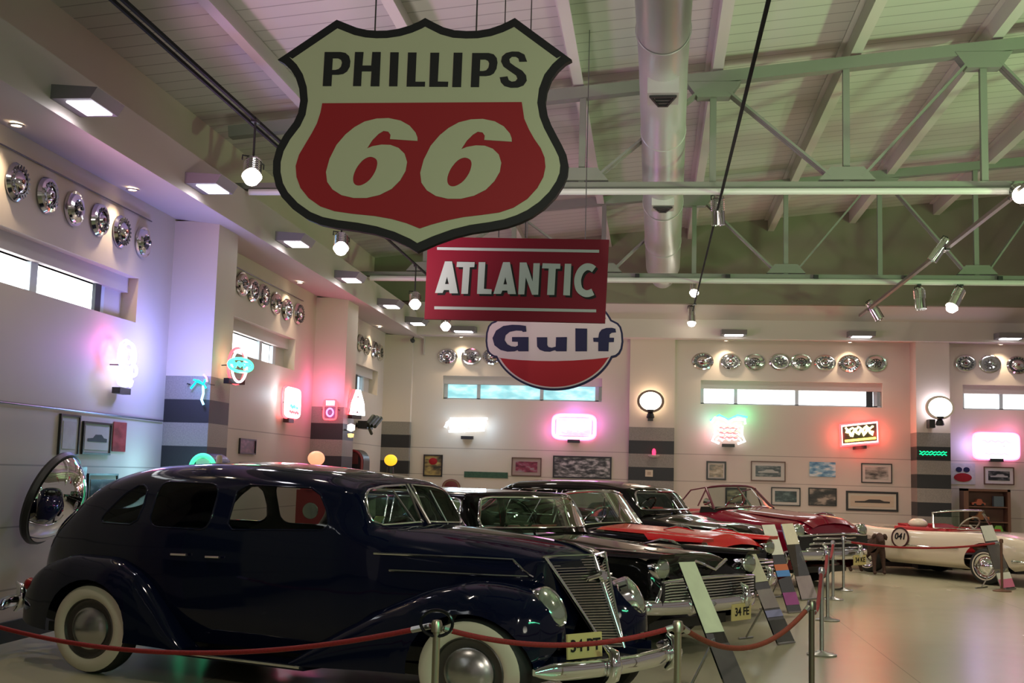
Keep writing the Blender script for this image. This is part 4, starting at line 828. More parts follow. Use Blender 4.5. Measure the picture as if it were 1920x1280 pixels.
def cut(bm, poly, ax='xz', filt=lambda c: True, keep=True):
    """trim the outline out of the surface; returns a bmesh of the trimmed piece and the edge loop of the opening"""
    i, j = {'xz': (0, 2), 'yz': (1, 2)}[ax]
    P = [np.array(p) for p in poly]; ar = sum(P[k][0]*P[(k+1) % len(P)][1]-P[(k+1) % len(P)][0]*P[k][1] for k in range(len(P)))
    if ar < 0: P = P[::-1]
    lo = np.min(P, 0)-.12; hi = np.max(P, 0)+.12
    def near(f):
        c = f.calc_center_median(); return lo[0] < c[i] < hi[0] and lo[1] < c[j] < hi[1] and filt(c)
    for k in range(len(P)):
        a, b = P[k], P[(k+1) % len(P)]; d = b-a
        co = [0, 0, 0]; co[i], co[j] = a; no = [0, 0, 0]; no[i], no[j] = d[1], -d[0]
        fs = [f for f in bm.faces if near(f)]; ge = fs+list({e for f in fs for e in f.edges})+list({v for f in fs for v in f.verts})
        bmesh.ops.bisect_plane(bm, geom=ge, plane_co=co, plane_no=no, dist=1e-5)
    def inside(c):
        return all((P[(k+1) % len(P)][0]-P[k][0])*(c[j]-P[k][1])-(P[(k+1) % len(P)][1]-P[k][1])*(c[i]-P[k][0]) > -1e-6 for k in range(len(P)))
    ins = [f for f in bm.faces if near(f) and inside(f.calc_center_median())]; S = set(ins)
    be = [e for f in ins for e in f.edges if sum(1 for q in e.link_faces if q in S) == 1]
    adj = {}
    for e in be:
        a, b = e.verts; adj.setdefault(a, []).append(b); adj.setdefault(b, []).append(a)
    ring = []
    if adj:
        v0 = next(iter(adj)); ring = [v0]; prev = None; cur = v0
        while True:
            nx_ = [w for w in adj[cur] if w != prev]
            if not nx_: break
            prev, cur = cur, nx_[0]
            if cur == v0 or len(ring) > 4000: break
            ring.append(cur)
    ring = [v.co.copy() for v in ring]
    g = bmesh.new(); vm = {}
    for f in ins: g.faces.new([vm.setdefault(v, g.verts.new(v.co)) if v not in vm else vm[v] for v in f.verts])
    bmesh.ops.delete(bm, geom=ins, context='FACES')
    return g, ring
def rpoly(x0, x1, z0, z1, r=.06, n=4):
    o = []
    for cx, cz, a in ((x1-r, z1-r, 0), (x0+r, z1-r, 90), (x0+r, z0+r, 180), (x1-r, z0+r, 270)):
        o += [(cx+r*math.cos(math.radians(a+90*k/n)), cz+r*math.sin(math.radians(a+90*k/n))) for k in range(n+1)]
    return o
def thin(ring, step=.03):
    o = [ring[0]]
    for p in ring[1:]:
        if (p-o[-1]).length > step: o.append(p)
    return o
def circle(x, z, r, n=28): return [(x+r*math.cos(2*math.pi*k/n), z+r*math.sin(2*math.pi*k/n)) for k in range(n)]
def surf_y(bm, x, z):
    best = min((v for v in bm.verts if v.co.y < 0), key=lambda v: (v.co.x-x)**2+(v.co.z-z)**2); return best.co.y

def wheel(car, x, s, R, y, style='white', parent=None, width=.17):
    ax = Vector((0, s, 0)); c = Vector((x, s*(y-width), R)); k = R/.37
    root = car.mb().lathe([(.20*k, .02), (.30*k, 0), (.355*k, .02), (.37*k, .06), (.37*k, .12), (.358*k, .155), (.34*k, .168)], c, ax, (1, 0, 0), 48).build('tire', M_RUBBER, car.root, 40)
    def sub(prof, n, m): return car.mb().lathe(prof, c, ax, (1, 0, 0), 48).build(n, m, root, 40)
    if style == 'white': sub([(.352*k, .163), (.335*k, .174), (.29*k, .182), (.255*k, .176), (.245*k, .165)], 'whitewall', M_WHITEWALL)
    elif style == 'thin': sub([(.352*k, .160), (.34*k, .168), (.30*k, .178), (.27*k, .174)], 'sidewall', M_RUBBER); sub([(.285*k, .177), (.272*k, .179), (.256*k, .176)], 'whitewall', M_WHITEWALL)
    else: sub([(.352*k, .160), (.30*k, .178), (.25*k, .168)], 'sidewall', M_RUBBER)
    sub([(.25*k, .163), (.238*k, .172), (.232*k, .15), (.20*k, .14), (.17*k, .145)], 'rim', M_CHROME if style == 'thin' else mat('wheel_rim', (.085, .075, .07), .3, .5))
    sub([(.178*k, .135), (.172*k, .158), (.150*k, .165), (.140*k, .178), (.10*k, .195), (.06*k, .212), (.03*k, .218), (0, .22)], 'wheel_hubcap', M_DCHROME if style == 'white' else M_CHROME)
    return root
def both(f):
    for s in (-1, 1): f(s)
def bumper(car, pts, hz, name='front_bumper', guards=(), gh=.13, m=None):
    m = m or M_CHROME; path = catmull([Vector(p) for p in pts]+[Vector((p[0], -p[1], p[2])) for p in pts[::-1][(1 if abs(pts[-1][1]) < 1e-6 else 0):]], 8)
    o = car.mb(); n = 12; vs = []; fs = []; N = len(path)
    for i, p in enumerate(path):
        d = path[min(i+1, N-1)]-path[max(i-1, 0)]; d.normalize(); nr = Vector((d.y, -d.x, 0)).normalized(); e = min(1, .35+min(i, N-1-i)*.14)
        for k in range(n):
            a = 2*math.pi*k/n; ca, sa = math.cos(a), math.sin(a)
            vs.append(p+nr*.035*math.copysign(abs(ca)**.7, ca)+Vector((0, 0, hz*e*math.copysign(abs(sa)**.8, sa))))
    for i in range(N-1): fs += [(i*n+k, i*n+(k+1) % n, (i+1)*n+(k+1) % n, (i+1)*n+k) for k in range(n)]
    fs += [tuple(range(n)), tuple(range((N-1)*n, N*n))[::-1]]
    b = o.add(vs, fs).build(name, m, car.root, 50)
    for (x, y, z) in guards:
        car.mb().tube([(x-.02, y, z-gh), (x+.03, y, z-gh*.6), (x+.045, y, z), (x+.03, y, z+gh*.7), (x-.02, y, z+gh)], [.02, .04, .045, .035, .015], 10).build('bumper_guard', m, b, 60)
    return b
def plate(car, c, n, w, h, txt, parent=None):
    n = Vector(n).normalized(); u = Vector((0, 0, 1)).cross(n).normalized(); v = n.cross(u); c = Vector(c)
    p = car.mb().obox(c, u*w, v*h, n*.006).build('license_plate', mat('plate_yellow', (.62, .52, .22), .45), car.root, 0)
    t = text_mb(txt, c+n*.008, u, v, n, h*1.35, .02, .002); t.xf = None; t.v = [car.xf(q) for q in t.v]; t.build('plate_characters', M_SBLK, p, 0)
def headlamp(car, c, ax, r, parent=None, sx=1.0, lens=None):
    b = car.mb().lathe([(r*.9, -.10), (r*1.08, -.02), (r*1.12, .015), (r*1.0, .03), (r*.96, .02)], c, ax, (0, 1, 0), 28, sx).build('headlamp_ring', M_CHROME, car.root, 50)
    car.mb().lathe([(r*.98, .018), (r*.8, .045), (r*.45, .06), (0, .065)], c, ax, (0, 1, 0), 28, sx).build('headlamp_lens', lens or M_LENS, b, 50)
    return b
def seats(car, xs, m, w=.55, z0=.35, z1=1.08):
    for x in xs:
        car.mb().hexa([(x-.12, -w, z0), (x+.5, -w, z0), (x+.5, w, z0), (x-.12, w, z0), (x-.22, -w, z1), (x-.05, -w, z1), (x-.05, w, z1), (x-.22, w, z1)]).build('seat', m, car.root, 20)
def steering(car, x, y, z, m):
    n = Vector((-.8, 0, .6)); u = Vector((0, 1, 0)); v = n.cross(u)
    o = car.mb().tube([Vector((x, y, z))+u*.2*math.cos(a*math.pi/12)+v*.2*math.sin(a*math.pi/12) for a in range(24)], .014, 6, True).build('steering_wheel', m, car.root)
    car.mb().tube([(x, y, z), (x+.4, y, z-.3)], .02, 6).tube([Vector((x, y, z))+u*.19, Vector((x, y, z))-u*.19], .01, 6).build('steering_column', m, o)

def fender(car, tab, s, arch, name, m, nv=20):
    xs = [t[0] for t in tab]; A = np.array(tab, float); o = np.argsort(A[:, 0]); A = A[o]
    xd = np.unique(np.concatenate([np.linspace(A[0, 0], A[-1, 0], 60), A[:, 0]])); V = [pchip(A[:, 0], A[:, k], xd) for k in range(1, 5)]
    bm = bmesh.new(); rows = []
    for i, x in enumerate(xd):
        yi, yo, zt, zl = (q[i] for q in V); row = []
        ym = yi+(yo-yi)*.45
        for k in range(nv+1):
            a = math.pi*k/nv; ca, sa = math.cos(a), math.sin(a)
            y = ym-(ym-yi)*abs(ca)**.75 if ca > 0 else ym+(yo-ym)*abs(ca)**.75
            row.append(bm.verts.new((x, s*y, zl+(zt-zl)*abs(sa)**.62)))
        rows.append(row)
    for a, b in zip(rows, rows[1:]):
        for k in range(nv): bm.faces.new((a[k], a[k+1], b[k+1], b[k]))
    bm.faces.new(rows[0]); bm.faces.new(rows[-1][::-1])
    ring = None
    if arch:
        g, ring = cut(bm, circle(*arch), 'xz', lambda c: s*c.y > .5); g.free()
    f = car.addbm(bm, name, m, smooth=50)
    return f, ring

def zephyr():
    K = Car('sedan_car', 'dark navy rounded 1930s sedan with cream whitewall tires nearest the camera', (-.837, 9.061, 0), -24)
    S = [(-4.40, [(.10, .46), (.14, .50), (.16, .56), (.16, .62), (.14, .67), (.10, .71), (.05, .735), (0, .75)]),
         (-4.26, [(.24, .40), (.30, .5), (.32, .65), (.32, .80), (.30, .92), (.25, 1.03), (.15, 1.11), (0, 1.14)]),
         (-3.85, [(.46, .34), (.52, .55), (.545, .80), (.54, .99), (.52, 1.15), (.46, 1.29), (.29, 1.41), (0, 1.455)]),
         (-3.47, [(.57, .33), (.64, .6), (.665, .90), (.655, 1.10), (.62, 1.31), (.56, 1.48), (.36, 1.62), (0, 1.665)]),
         (-2.95, [(.66, .33), (.73, .6), (.75, .95), (.735, 1.19), (.68, 1.42), (.61, 1.60), (.40, 1.735), (0, 1.768)]),
         (-2.3, [(.68, .33), (.75, .6), (.77, .98), (.755, 1.22), (.70, 1.44), (.635, 1.63), (.42, 1.768), (0, 1.802)]),
         (-1.7, [(.68, .33), (.75, .6), (.77, .98), (.752, 1.235), (.69, 1.45), (.615, 1.625), (.39, 1.745), (0, 1.775)]),
         (-1.18, [(.66, .33), (.72, .6), (.745, .98), (.725, 1.25), (.65, 1.46), (.56, 1.615), (.33, 1.68), (0, 1.695)], .03),
         (-1.12, [(.655, .33), (.715, .6), (.74, .98), (.72, 1.25), (.64, 1.44), (.545, 1.60), (.32, 1.645), (0, 1.655)], .05),
         (-.93, [(.62, .33), (.67, .6), (.69, .95), (.67, 1.17), (.63, 1.26), (.54, 1.305), (.31, 1.325), (0, 1.33)], .06),
         (-.80, [(.58, .33), (.62, .6), (.64, .9), (.625, 1.11), (.58, 1.22), (.48, 1.285), (.28, 1.325), (0, 1.338)]),
         (-.3, [(.50, .35), (.52, .6), (.55, .85), (.55, 1.05), (.50, 1.17), (.41, 1.24), (.23, 1.29), (0, 1.305)]),
         (.08, [(.36, .40), (.40, .6), (.45, .8), (.485, 1.0), (.455, 1.13), (.37, 1.20), (.20, 1.245), (0, 1.26)]),
         (.25, [(.12, .46), (.18, .58), (.28, .8), (.39, 1.0), (.42, 1.13), (.35, 1.175), (.19, 1.21), (0, 1.222)]),
         (.345, [(.03, 1.0), (.05, 1.03), (.09, 1.07), (.15, 1.12), (.17, 1.14), (.13, 1.15), (.07, 1.16), (0, 1.165)], .035)]
    bm = loft(S, 130, 56)
    ip = lambda L, n: [(L[i][0]+(L[i+1][0]-L[i][0])*k/n, L[i][1]+(L[i+1][1]-L[i][1])*k/n) for i in range(len(L)-1) for k in range(n)]+[L[-1]]
    HT1, HT2 = ip([(-.86, 1.13), (.06, 1.135), (.19, 1.02)], 8), ip([(.19, 1.02), (-.75, 1.01)], 12)
    tr = {(x, z): surf_y(bm, x, z) for x, z in (*HT1, *HT2, (-2.5, 1.02), (-2.15, 1.02), (-2.1, .6), (-2.9, 1.2), (-1.1, 1.25))}
    W = {'quarter': [(-3.30, 1.24), (-2.97, 1.24), (-2.90, 1.28), (-2.88, 1.40), (-2.89, 1.53), (-2.93, 1.575), (-3.0, 1.57), (-3.12, 1.49), (-3.25, 1.36), (-3.33, 1.27)],
         'rear_door': rpoly(-2.78, -2.19, 1.235, 1.61, .09), 'front_door': [(-2.03, 1.29), (-1.98, 1.25), (-1.24, 1.285), (-1.19, 1.32), (-1.24, 1.43), (-1.33, 1.55), (-1.42, 1.60), (-1.95, 1.61), (-2.03, 1.55)]}
    pieces = []
    for s in (-1, 1):
        for n, poly in W.items():
            g, r = cut(bm, poly, 'xz', lambda c, s=s: s*c.y > .3); pieces.append((g, r, 'side_window', None))
        wp = [(s*a, b) for a, b in ((.035, 1.352), (.48, 1.335), (.545, 1.36), (.555, 1.42), (.52, 1.55), (.46, 1.60), (.30, 1.628), (.035, 1.642))]
        g, r = cut(bm, wp, 'yz', lambda c: -1.4 < c.x < -.75); pieces.append((g, r, 'windshield', 1))
    g, r = cut(bm, rpoly(-.34, .34, 1.32, 1.52, .08), 'yz', lambda c: c.x < -3.3); pieces.append((g, r, 'rear_window', None))
    body = K.addbm(bm, 'body', M_NAVY, smooth=50)
    for g, r, n, chrome in pieces:
        w = K.addbm(g, n, M_GLASS, smooth=60)
        if r: K.mb().tube(thin(r), .010 if chrome else .008, 6, True).build('window_trim', M_CHROME if chrome else M_NAVY, w, 60)
    K.mb().tube([(-1.07, 0, 1.645), (-.87, 0, 1.335)], .016, 8).build('windshield_bar', M_CHROME, body)
    for a, b in (((-.90, -.12, 1.34), (-1.02, -.24, 1.60)), ((-.90, .28, 1.33), (-1.02, .22, 1.60))):
        K.mb().tube([a, b], .007, 6).build('wiper', M_DCHROME, body)
    K.mb().obox((-.985, -.45, 1.37), (0, .05, 0), (.02, 0, .03), (.004, 0, 0)).build('sticker', mat('sticker_yellow', (.6, .55, .25), .5), body)
    # fenders, running boards
    ff = [(.47, .52, .64, .70, .56), (.42, .44, .76, .84, .44), (.30, .38, .86, .935, .38), (0, .36, .925, .985, .34), (-.3, .40, .935, .93, .33), (-.6, .48, .925, .80, .32), (-.9, .56, .905, .62, .30), (-1.2, .62, .885, .42, .28), (-1.35, .65, .87, .31, .27)]
    rf = [(-4.12, .58, .64, .50, .42), (-3.98, .54, .76, .72, .36), (-3.75, .54, .86, .87, .33), (-3.4, .55, .925, .965, .32), (-3.1, .57, .935, .965, .31), (-2.8, .60, .925, .86, .30), (-2.55, .63, .90, .62, .29), (-2.38, .66, .88, .40, .28), (-2.28, .67, .87, .30, .27)]
    for s in (-1, 1):
        f, _ = fender(K, ff, s, (0, .37, .405), 'front_fender', M_NAVY)
        hl = Vector((.395, s*.585, .835)); ax = Vector((.86, s*.22, .42)).normalized(); uz = Vector((0, 1, 0)).cross(ax)
        b = K.mb().lathe([(.112, -.12), (.110, .0), (.102, .018), (.094, .012)], hl, ax, uz, 28, 1.42).build('headlamp_ring', M_CHROME, f, 50)
        K.mb().lathe([(.098, .010), (.08, .03), (.045, .046), (0, .05)], hl, ax, uz, 28, 1.42).build('headlamp_lens', M_LENS, b, 50)
        fender(K, rf, s, (-3.174, .37, .405), 'rear_fender', M_NAVY)
        r = K.mb().box((-2.32, s*.60, .245), (-1.22, s*.875, .285)); r.build('running_board', M_NAVY, K.root, 0)
        K.mb().tube([(-2.34, s*.885, .27), (-1.24, s*.885, .27)], .012, 8).build('sill_strip', M_CHROME, K.root)
        wheel(K, 0, s, .37, .87); wheel(K, -3.174, s, .37, .87)
        for x0, x1 in ((-2.50, -2.34), (-2.18, -2.04)):
            K.mb().tube([(x0, s*.765, 1.02), (x0+.02, s*.80, 1.025), (x1, s*.80, 1.03)], .011, 8).build('door_handle', M_CHROME, K.root)
        for L in (HT1, HT2):
            K.mb().tube([(x, -s*(tr[(x, z)]-.010), z) for x, z in L], .009, 6).build('hood_trim', M_CHROME, K.root)
        for xd in (-2.12, -1.08): pass
        K.mb().lathe([(0, .03), (.05, .02), (.06, 0), (.04, -.05)], (-4.02, s*.68, .66), (-1, s*.2, 0), n=16).build('tail_lamp', mat('tail_red', (.25, .01, .01), .2), K.root)
    # grille
    gp = lambda t: (.25+.28*t, .42-.29*t**.9, 1.165-.64*t)        # edge from top (t=0) to bottom (t=1)
    rp = lambda t: (.385+.22*t, 0, 1.17-.655*t)
    back = K.mb(); vs = []; fs = []; N = 24
    for i in range(N+1):
        t = i/N; e = gp(t); r = rp(t); vs += [(e[0]-.02, -e[1], e[2]), (r[0]-.02, 0, r[2]), (e[0]-.02, e[1], e[2])]
    for i in range(N): fs += [(3*i, 3*i+1, 3*i+4, 3*i+3), (3*i+1, 3*i+2, 3*i+5, 3*i+4)]
    g = back.add(vs, fs).build('grille', mat('grille_back', (.10, .095, .09), .3, .8), K.root, 0)
    bars = K.mb()
    for i in range(34):
        t = (i+.5)/34; e = gp(t); r = rp(t); bars.tube([(e[0], -e[1], e[2]), r, (e[0], e[1], e[2])], .0058, 5)
    bars.build('grille_bars', mat('grille_chrome', (.62, .60, .57), .2, 1), g, 60)
    for s in (-1, 1): K.mb().tube([(gp(t/12)[0]+.005, s*gp(t/12)[1], gp(t/12)[2]) for t in range(13)], .013, 8).build('grille_edge', M_CHROME, g, 60)
    K.mb().tube([(gp(0)[0], -.42, 1.165), rp(0), (gp(0)[0], .42, 1.165)], .010, 6).build('grille_edge', M_CHROME, g)
    K.mb().tube([rp(t/8) for t in range(9)], .012, 8).build('grille_ridge', M_CHROME, g, 60)
    K.mb().tube([(.41, -.14, 1.0), (.455, 0, 1.035), (.41, .14, 1.0)], .016, 8).lathe([(0, .03), (.04, .02), (.05, 0)], (.445, 0, 1.02), (1, 0, .2), n=12).build('hood_emblem', M_CHROME, g)
    K.mb().tube([(.10, 0, 1.265), (.25, 0, 1.235), (.37, 0, 1.18)], [.008, .014, .012], 8).build('hood_ornament', M_CHROME, K.root)
    bumper(K, [(.46, -.90, .43), (.60, -.72, .435), (.70, -.45, .44), (.745, -.2, .44), (.75, 0, .44)], .062, guards=[(.715, -.45, .45), (.715, .45, .45)])
    bumper(K, [(-4.15, -.86, .46), (-4.36, -.6, .47), (-4.47, -.3, .475), (-4.49, 0, .475)], .055, 'rear_bumper', guards=[(-4.45, -.42, .50), (-4.45, .42, .50)])
    K.mb().box((.30, -.60, .36), (.52, .60, .50)).build('front_apron', M_NAVY, K.root, 0)
    for s in (-.4, .4): K.mb().beam((.3, s, .42), (.70, s, .44), .05, .05).beam((-4.1, s, .42), (-4.46, s, .47), .05, .05).build('bumper_bracket', M_BLACK, K.root, 0)
    plate(K, (.56, -.46, .575), (1, -.25, .05), .155, .085, '34 PT')
    K.mb().box((-3.9, -.58, .26), (.2, .58, .34)).build('chassis', M_BLACK, K.root, 0)
    for s in (-1, 1):
        for x in (0, -3.174): K.mb().lathe([(0, 0), (.05, 0), (.05, .68), (0, .68)], (x, 0, .37), (0, s, 0), n=10).build('axle', M_BLACK, K.root)
    seats(K, (-2.0, -3.1), M_DARKIN, .58, .34, 1.13); steering(K, -1.42, .33, 1.2, M_BLACK)
    K.mb().hexa([(-1.05, -.6, .9), (-.92, -.6, .9), (-.92, .6, .9), (-1.05, .6, .9), (-1.10, -.58, 1.26), (-.90, -.56, 1.28), (-.90, .56, 1.28), (-1.10, .58, 1.26)]).build('dashboard', mat('dash_brown', (.10, .05, .03), .4), K.root)
zephyr()

def classic(name, label, loc, deg, paint, q):
    """a post-war car; x = 0 at the headlamps, q holds its proportions"""
    K = Car(name, label, loc, deg); w = q['w']; xb, xe = q['xb'], q['xe']; zh, zc, zs = q['zh'], q['zc'], q['zs']; zd = q['zd']; sill = .30
    top = paint if 'top' not in q else q['top']
    def sec(x, k, zsh, zf, zv, zm, wy=1.0):
        ww = w*wy; return (x, [(ww*.80, sill+k), (ww*.95, sill+.10+k), (ww, .60), (ww*.985, zsh-.10), (ww*.93, zf), (ww*.70, zv), (ww*.36, zm-.015), (0, zm)])
    fz = q.get('fz', .02)
    S = [sec(xe, .22, .72, .78, .76, .78, .74), sec(xe+.14, .10, zs-.04, zd+.05, zd-.03, zd-.01, .90), sec(xe+.7, 0, zs, zd+.07, zd, zd+.03, .98), sec(xb-1.5, 0, zs, zs+.0, zs-.03, zs-.02), sec(xb-.15, 0, zs, zs+.0, zc-.02, zc+.02), sec(xb+.25, 0, zs, zs-.01+fz, zc-.05, zc+.01),
         sec(-.55, 0, zs-.02, zs-.03+fz, zh-.06, zh, .99), sec(-.12, 0, zs-.05, zs-.06+fz, zh-.10, zh-.03, .97), sec(.02, .08, zs-.12, zs-.12+fz, zh-.16, zh-.08, .95), sec(.10, .16, zs-.22, zs-.22, zh-.26, zh-.16, .88)]
    bm = loft(S, 110, 44); ax_f, ax_r = q.get('af', -.78), q.get('ar', -3.7); R = q.get('R', .36)
    for s in (-1, 1):
        for x in (ax_f, ax_r):
            g, r = cut(bm, circle(x, R, R+.06), 'xz', lambda c, s=s: s*c.y > w*.72); g.free()
    # close nose
    ns = [v for v in bm.verts if abs(v.co.x-.10) < 1e-4]; ns.sort(key=lambda v: v.co.y)
    try: bm.faces.new(ns)
    except Exception: pass
    body = K.addbm(bm, 'body', paint, smooth=45)
    if 'hood_paint' in q:
        H = [(xb+.1, [(w*.66, zc-.02), (w*.5, zc+.012), (w*.25, zc+.03), (0, zc+.045)]), (-.5, [(w*.66, zh-.04), (w*.5, zh+.0), (w*.25, zh+.02), (0, zh+.035)]), (-.05, [(w*.64, zh-.09), (w*.5, zh-.05), (w*.25, zh-.02), (0, zh-.0)]), (.12, [(w*.58, zh-.20), (w*.45, zh-.16), (w*.2, zh-.13), (0, zh-.12)])]
        K.addbm(loft(H, 40, 16), 'hood', q['hood_paint'], smooth=50)
    for s in (-1, 1):
        for x in (ax_f, ax_r): wheel(K, x, s, R, w*.97, 'white' if q.get('ww', 1) else 'black')
        headlamp(K, Vector((.06, s*q['hy'], q['hz'])), (1, 0, .05), q.get('hr', .10))
        if q.get('visor'):   # hooded fender tip above the lamp
            K.mb().hexa([(-.5, s*(q['hy']-.15), q['hz']+.10), (.12, s*(q['hy']-.13), q['hz']+.10), (.12, s*(q['hy']+.13), q['hz']+.10), (-.5, s*(q['hy']+.16), q['hz']+.10), (-.6, s*(q['hy']-.10), zs+fz), (.14, s*(q['hy']-.10), q['hz']+.145), (.14, s*(q['hy']+.10), q['hz']+.145), (-.6, s*(q['hy']+.10), zs+fz)]).build('fender_tip', q.get('hood_paint', paint), body, 60)
        K.mb().tube([(xe+.3, s*w*1.0, .80), (xb-.6, s*w*1.005, .76), (-.3, s*w*.985, .80)], .012, 6).build('side_trim', M_CHROME, body)
    K.mb().box((xe+.3, -w*.7, .24), (-.1, w*.7, .34)).build('chassis', M_BLACK, K.root, 0)
    for s in (-1, 1):
        for x in (ax_f, ax_r): K.mb().lathe([(0, 0), (.05, 0), (.05, w*.8), (0, w*.8)], (x, 0, R), (0, s, 0), n=10).build('axle', M_BLACK, K.root)
    # grille
    g0, g1, gw = q['grille']; gx = .12
    gb = K.mb().box((.02, -gw, g0), (gx, gw, g1)).build('grille', M_BLACK, K.root, 0)
    for i in range(q.get('bars', 5)):
        z = g0+(g1-g0)*(i+.5)/q.get('bars', 5); inset = gw*(1-q.get('trap', 0)*(i+.5)/q.get('bars', 5))
        K.mb().tube([(gx-.03, -inset, z-.02), (gx+.02, -inset*.9, z), (gx+.05, 0, z), (gx+.02, inset*.9, z), (gx-.03, inset, z-.02)], q.get('br', .014), 8).build('grille_bar', M_CHROME, gb, 60)
    if q.get('teeth'):
        for i in range(q['teeth']): y = -gw*.9+2*gw*.9*i/(q['teeth']-1); K.mb().tube([(gx+.03, y, g0+.02), (gx+.06, y, (g0+g1)/2), (gx+.03, y, g1-.02)], [.015, .028, .015], 8).build('grille_tooth', M_CHROME, gb, 60)
    K.mb().tube([(gx-.04, -gw-.03, g0+.03), (gx-.02, -gw*.97, g1), (gx+.03, -gw*.5, g1+.025), (gx+.045, 0, g1+.03), (gx+.03, gw*.5, g1+.025), (gx-.02, gw*.97, g1), (gx-.04, gw+.03, g0+.03)], .022, 8).build('grille_edge', M_CHROME, gb, 60)
    bx, bz = q.get('bx', .22), q.get('bz', .50)
    bumper(K, [(bx-.34, -w*1.02, bz), (bx-.12, -w*.92, bz), (bx, -w*.6, bz), (bx+.03, 0, bz)], q.get('bh', .07), guards=[(bx+.02, -w*.48, bz+.05), (bx+.02, w*.48, bz+.05)])
    bumper(K, [(xe+.2, -w*.98, .5), (xe-.08, -w*.8, .5), (xe-.16, -w*.4, .5), (xe-.17, 0, .5)], .07, 'rear_bumper')
    for s in (-.45, .45): K.mb().beam((-.1, s, bz-.02), (bx, s, bz), .05, .06).beam((xe+.3, s, .46), (xe-.14, s, .5), .05, .06).build('bumper_bracket', M_BLACK, K.root, 0)
    if q.get('plate'): plate(K, (bx+.06, q.get('py', .0), bz-.10), (1, 0, 0), .17, .085, q['plate'])
    if q.get('vee'): K.mb().tube([(.115, -.26, zh-.10), (.15, 0, zh-.19), (.115, .26, zh-.10)], .016, 8).build('hood_emblem', M_CHROME, K.root)
    if q.get('orn'):
        for x, y, z in q['orn']: K.mb().tube([(x-.22, y, z), (x-.05, y, z+.045), (x+.08, y, z+.03), (x+.16, y, z)], [.008, .02, .022, .006], 8).build('hood_ornament', M_CHROME, K.root)
    # cowl, seats, windshield
    xt, zt, wt, wb = q['xt'], q['zt'], q['wt'], q['wb']; zb = zc+.02
    K.mb().hexa([(xb-.42, -wb*.92, zc-.25), (xb-.08, -wb*.92, zc-.25), (xb-.08, wb*.92, zc-.25), (xb-.42, wb*.92, zc-.25), (xb-.36, -wb*.9, zc+.03), (xb-.10, -wb*.88, zc+.035), (xb-.10, wb*.88, zc+.035), (xb-.36, wb*.9, zc+.03)]).build('dashboard', q.get('dash', M_DARKIN), K.root)
    steering(K, xb-.55, .36, zc+.08, q.get('wheelm', M_CHROME))
    seats(K, q['seats'], q.get('seatm', M_REDLEATHER), w*.62, .45, q.get('sz', zc+.06))
    if q['roof']:
        xr0, xr1 = q['xr0'], q['xr1']      # rear glass base, roof rear edge
        zr = q.get('zr', zt+.06); d = .04
        def gs(x, yb, zb_, ym, zm, yt, zt_, ys, zs_, z, bw=0): return (x, [(yb, zb_), (ym, zm), (yt, zt_), (ys, zs_), (0, z)], bw)
        dk = zd+.02
        G = [gs(xr0, wb*.86, dk, wb*.80, dk+.02, wb*.72, dk+.035, wb*.45, dk+.05, dk+.055, -.12), gs(xr1, wb, zs-.02, (wb+wt)/2+.02, (zs+zt)/2, wt, zt-.05, wt*.62, zr-.05, zr-.02, -.05), gs((xr1+xt)/2, wb*1.02, zs-.01, (wb+wt)/2+.03, (zs+zt)/2, wt*1.03, zt-.03, wt*.66, zr-.015, zr+.01),
             gs(xt, wb, zs, (wb+wt)/2+.02, (zb+zt)/2, wt, zt-.02, wt*.6, zt+.0, zt+.015, .08), gs(xt+.05, wb*.995, zs, (wb+wt)/2+.02, (zb+zt)/2-.01, wt*.98, zt-.05, wt*.58, zt-.03, zt-.02, .10), gs(xb, wb*.98, zb-.10, wb*.94, zb-.06, wb*.86, zb-.025, wb*.5, zb-.005, zb, .12)]
        gm = loft(G, 90, 40); pc = []
        zw0, zw1 = zs+.03, zt-.075
        mid = q.get('bp', (xr1+xt)/2-.1)
        for s in (-1, 1):
            for poly in ([(mid+.04, zw0), (xb-.34, zw0), (xb-.30, zw0+.05), (xt-.04, zw1-.03), (xt-.12, zw1), (mid+.04, zw1)], [(xr1-.05, zw0), (mid-.04, zw0), (mid-.04, zw1), (xr1+.16, zw1), (xr1+.04, zw1-.10)]):
                g, r = cut(gm, poly, 'xz', lambda c, s=s: s*c.y > .25); pc.append((g, r, 'side_window'))
        a = .045
        g, r = cut(gm, [(-wb*.86, zb+a), (wb*.86, zb+a), (wb*.90, zb+a+.05), (wt*.93, zt-.09), (wt*.80, zt-.055), (-wt*.80, zt-.055), (-wt*.93, zt-.09), (-wb*.90, zb+a+.05)], 'yz', lambda c: c.x > xt-.02); pc.append((g, r, 'windshield'))
        g, r = cut(gm, rpoly(-wb*.62, wb*.62, dk+.14, zr-.14, .07), 'yz', lambda c: c.x < xr1+.02); pc.append((g, r, 'rear_window'))
        rf = K.addbm(gm, 'roof', top, smooth=50)
        for g, r, n in pc:
            o = K.addbm(g, n, q.get('glass', M_GLASS), smooth=60)
            if r: K.mb().tube(thin(r, .04), .016 if n == 'windshield' else .010, 6, True).build('window_trim', M_CHROME, o, 60)
    else:
        arc_ = lambda wd, x, z, bow, n=12: [Vector((x+bow*(1-(2*i/n-1)**2), -wd+2*wd*i/n, z-.05*abs(2*i/n-1)**3)) for i in range(n+1)]
        lo = arc_(wb*.9, xb-.12, zb+.03, .14); hi = arc_(wt, xt, zt, .12)
        vs = lo+hi; n = len(lo); fs = [(i, i+1, n+i+1, n+i) for i in range(n-1)]
        o = K.mb().add(vs, fs).build('windshield', q.get('glass', M_GLASS), K.root, 60)
        fm = q.get('framem', M_CHROME)
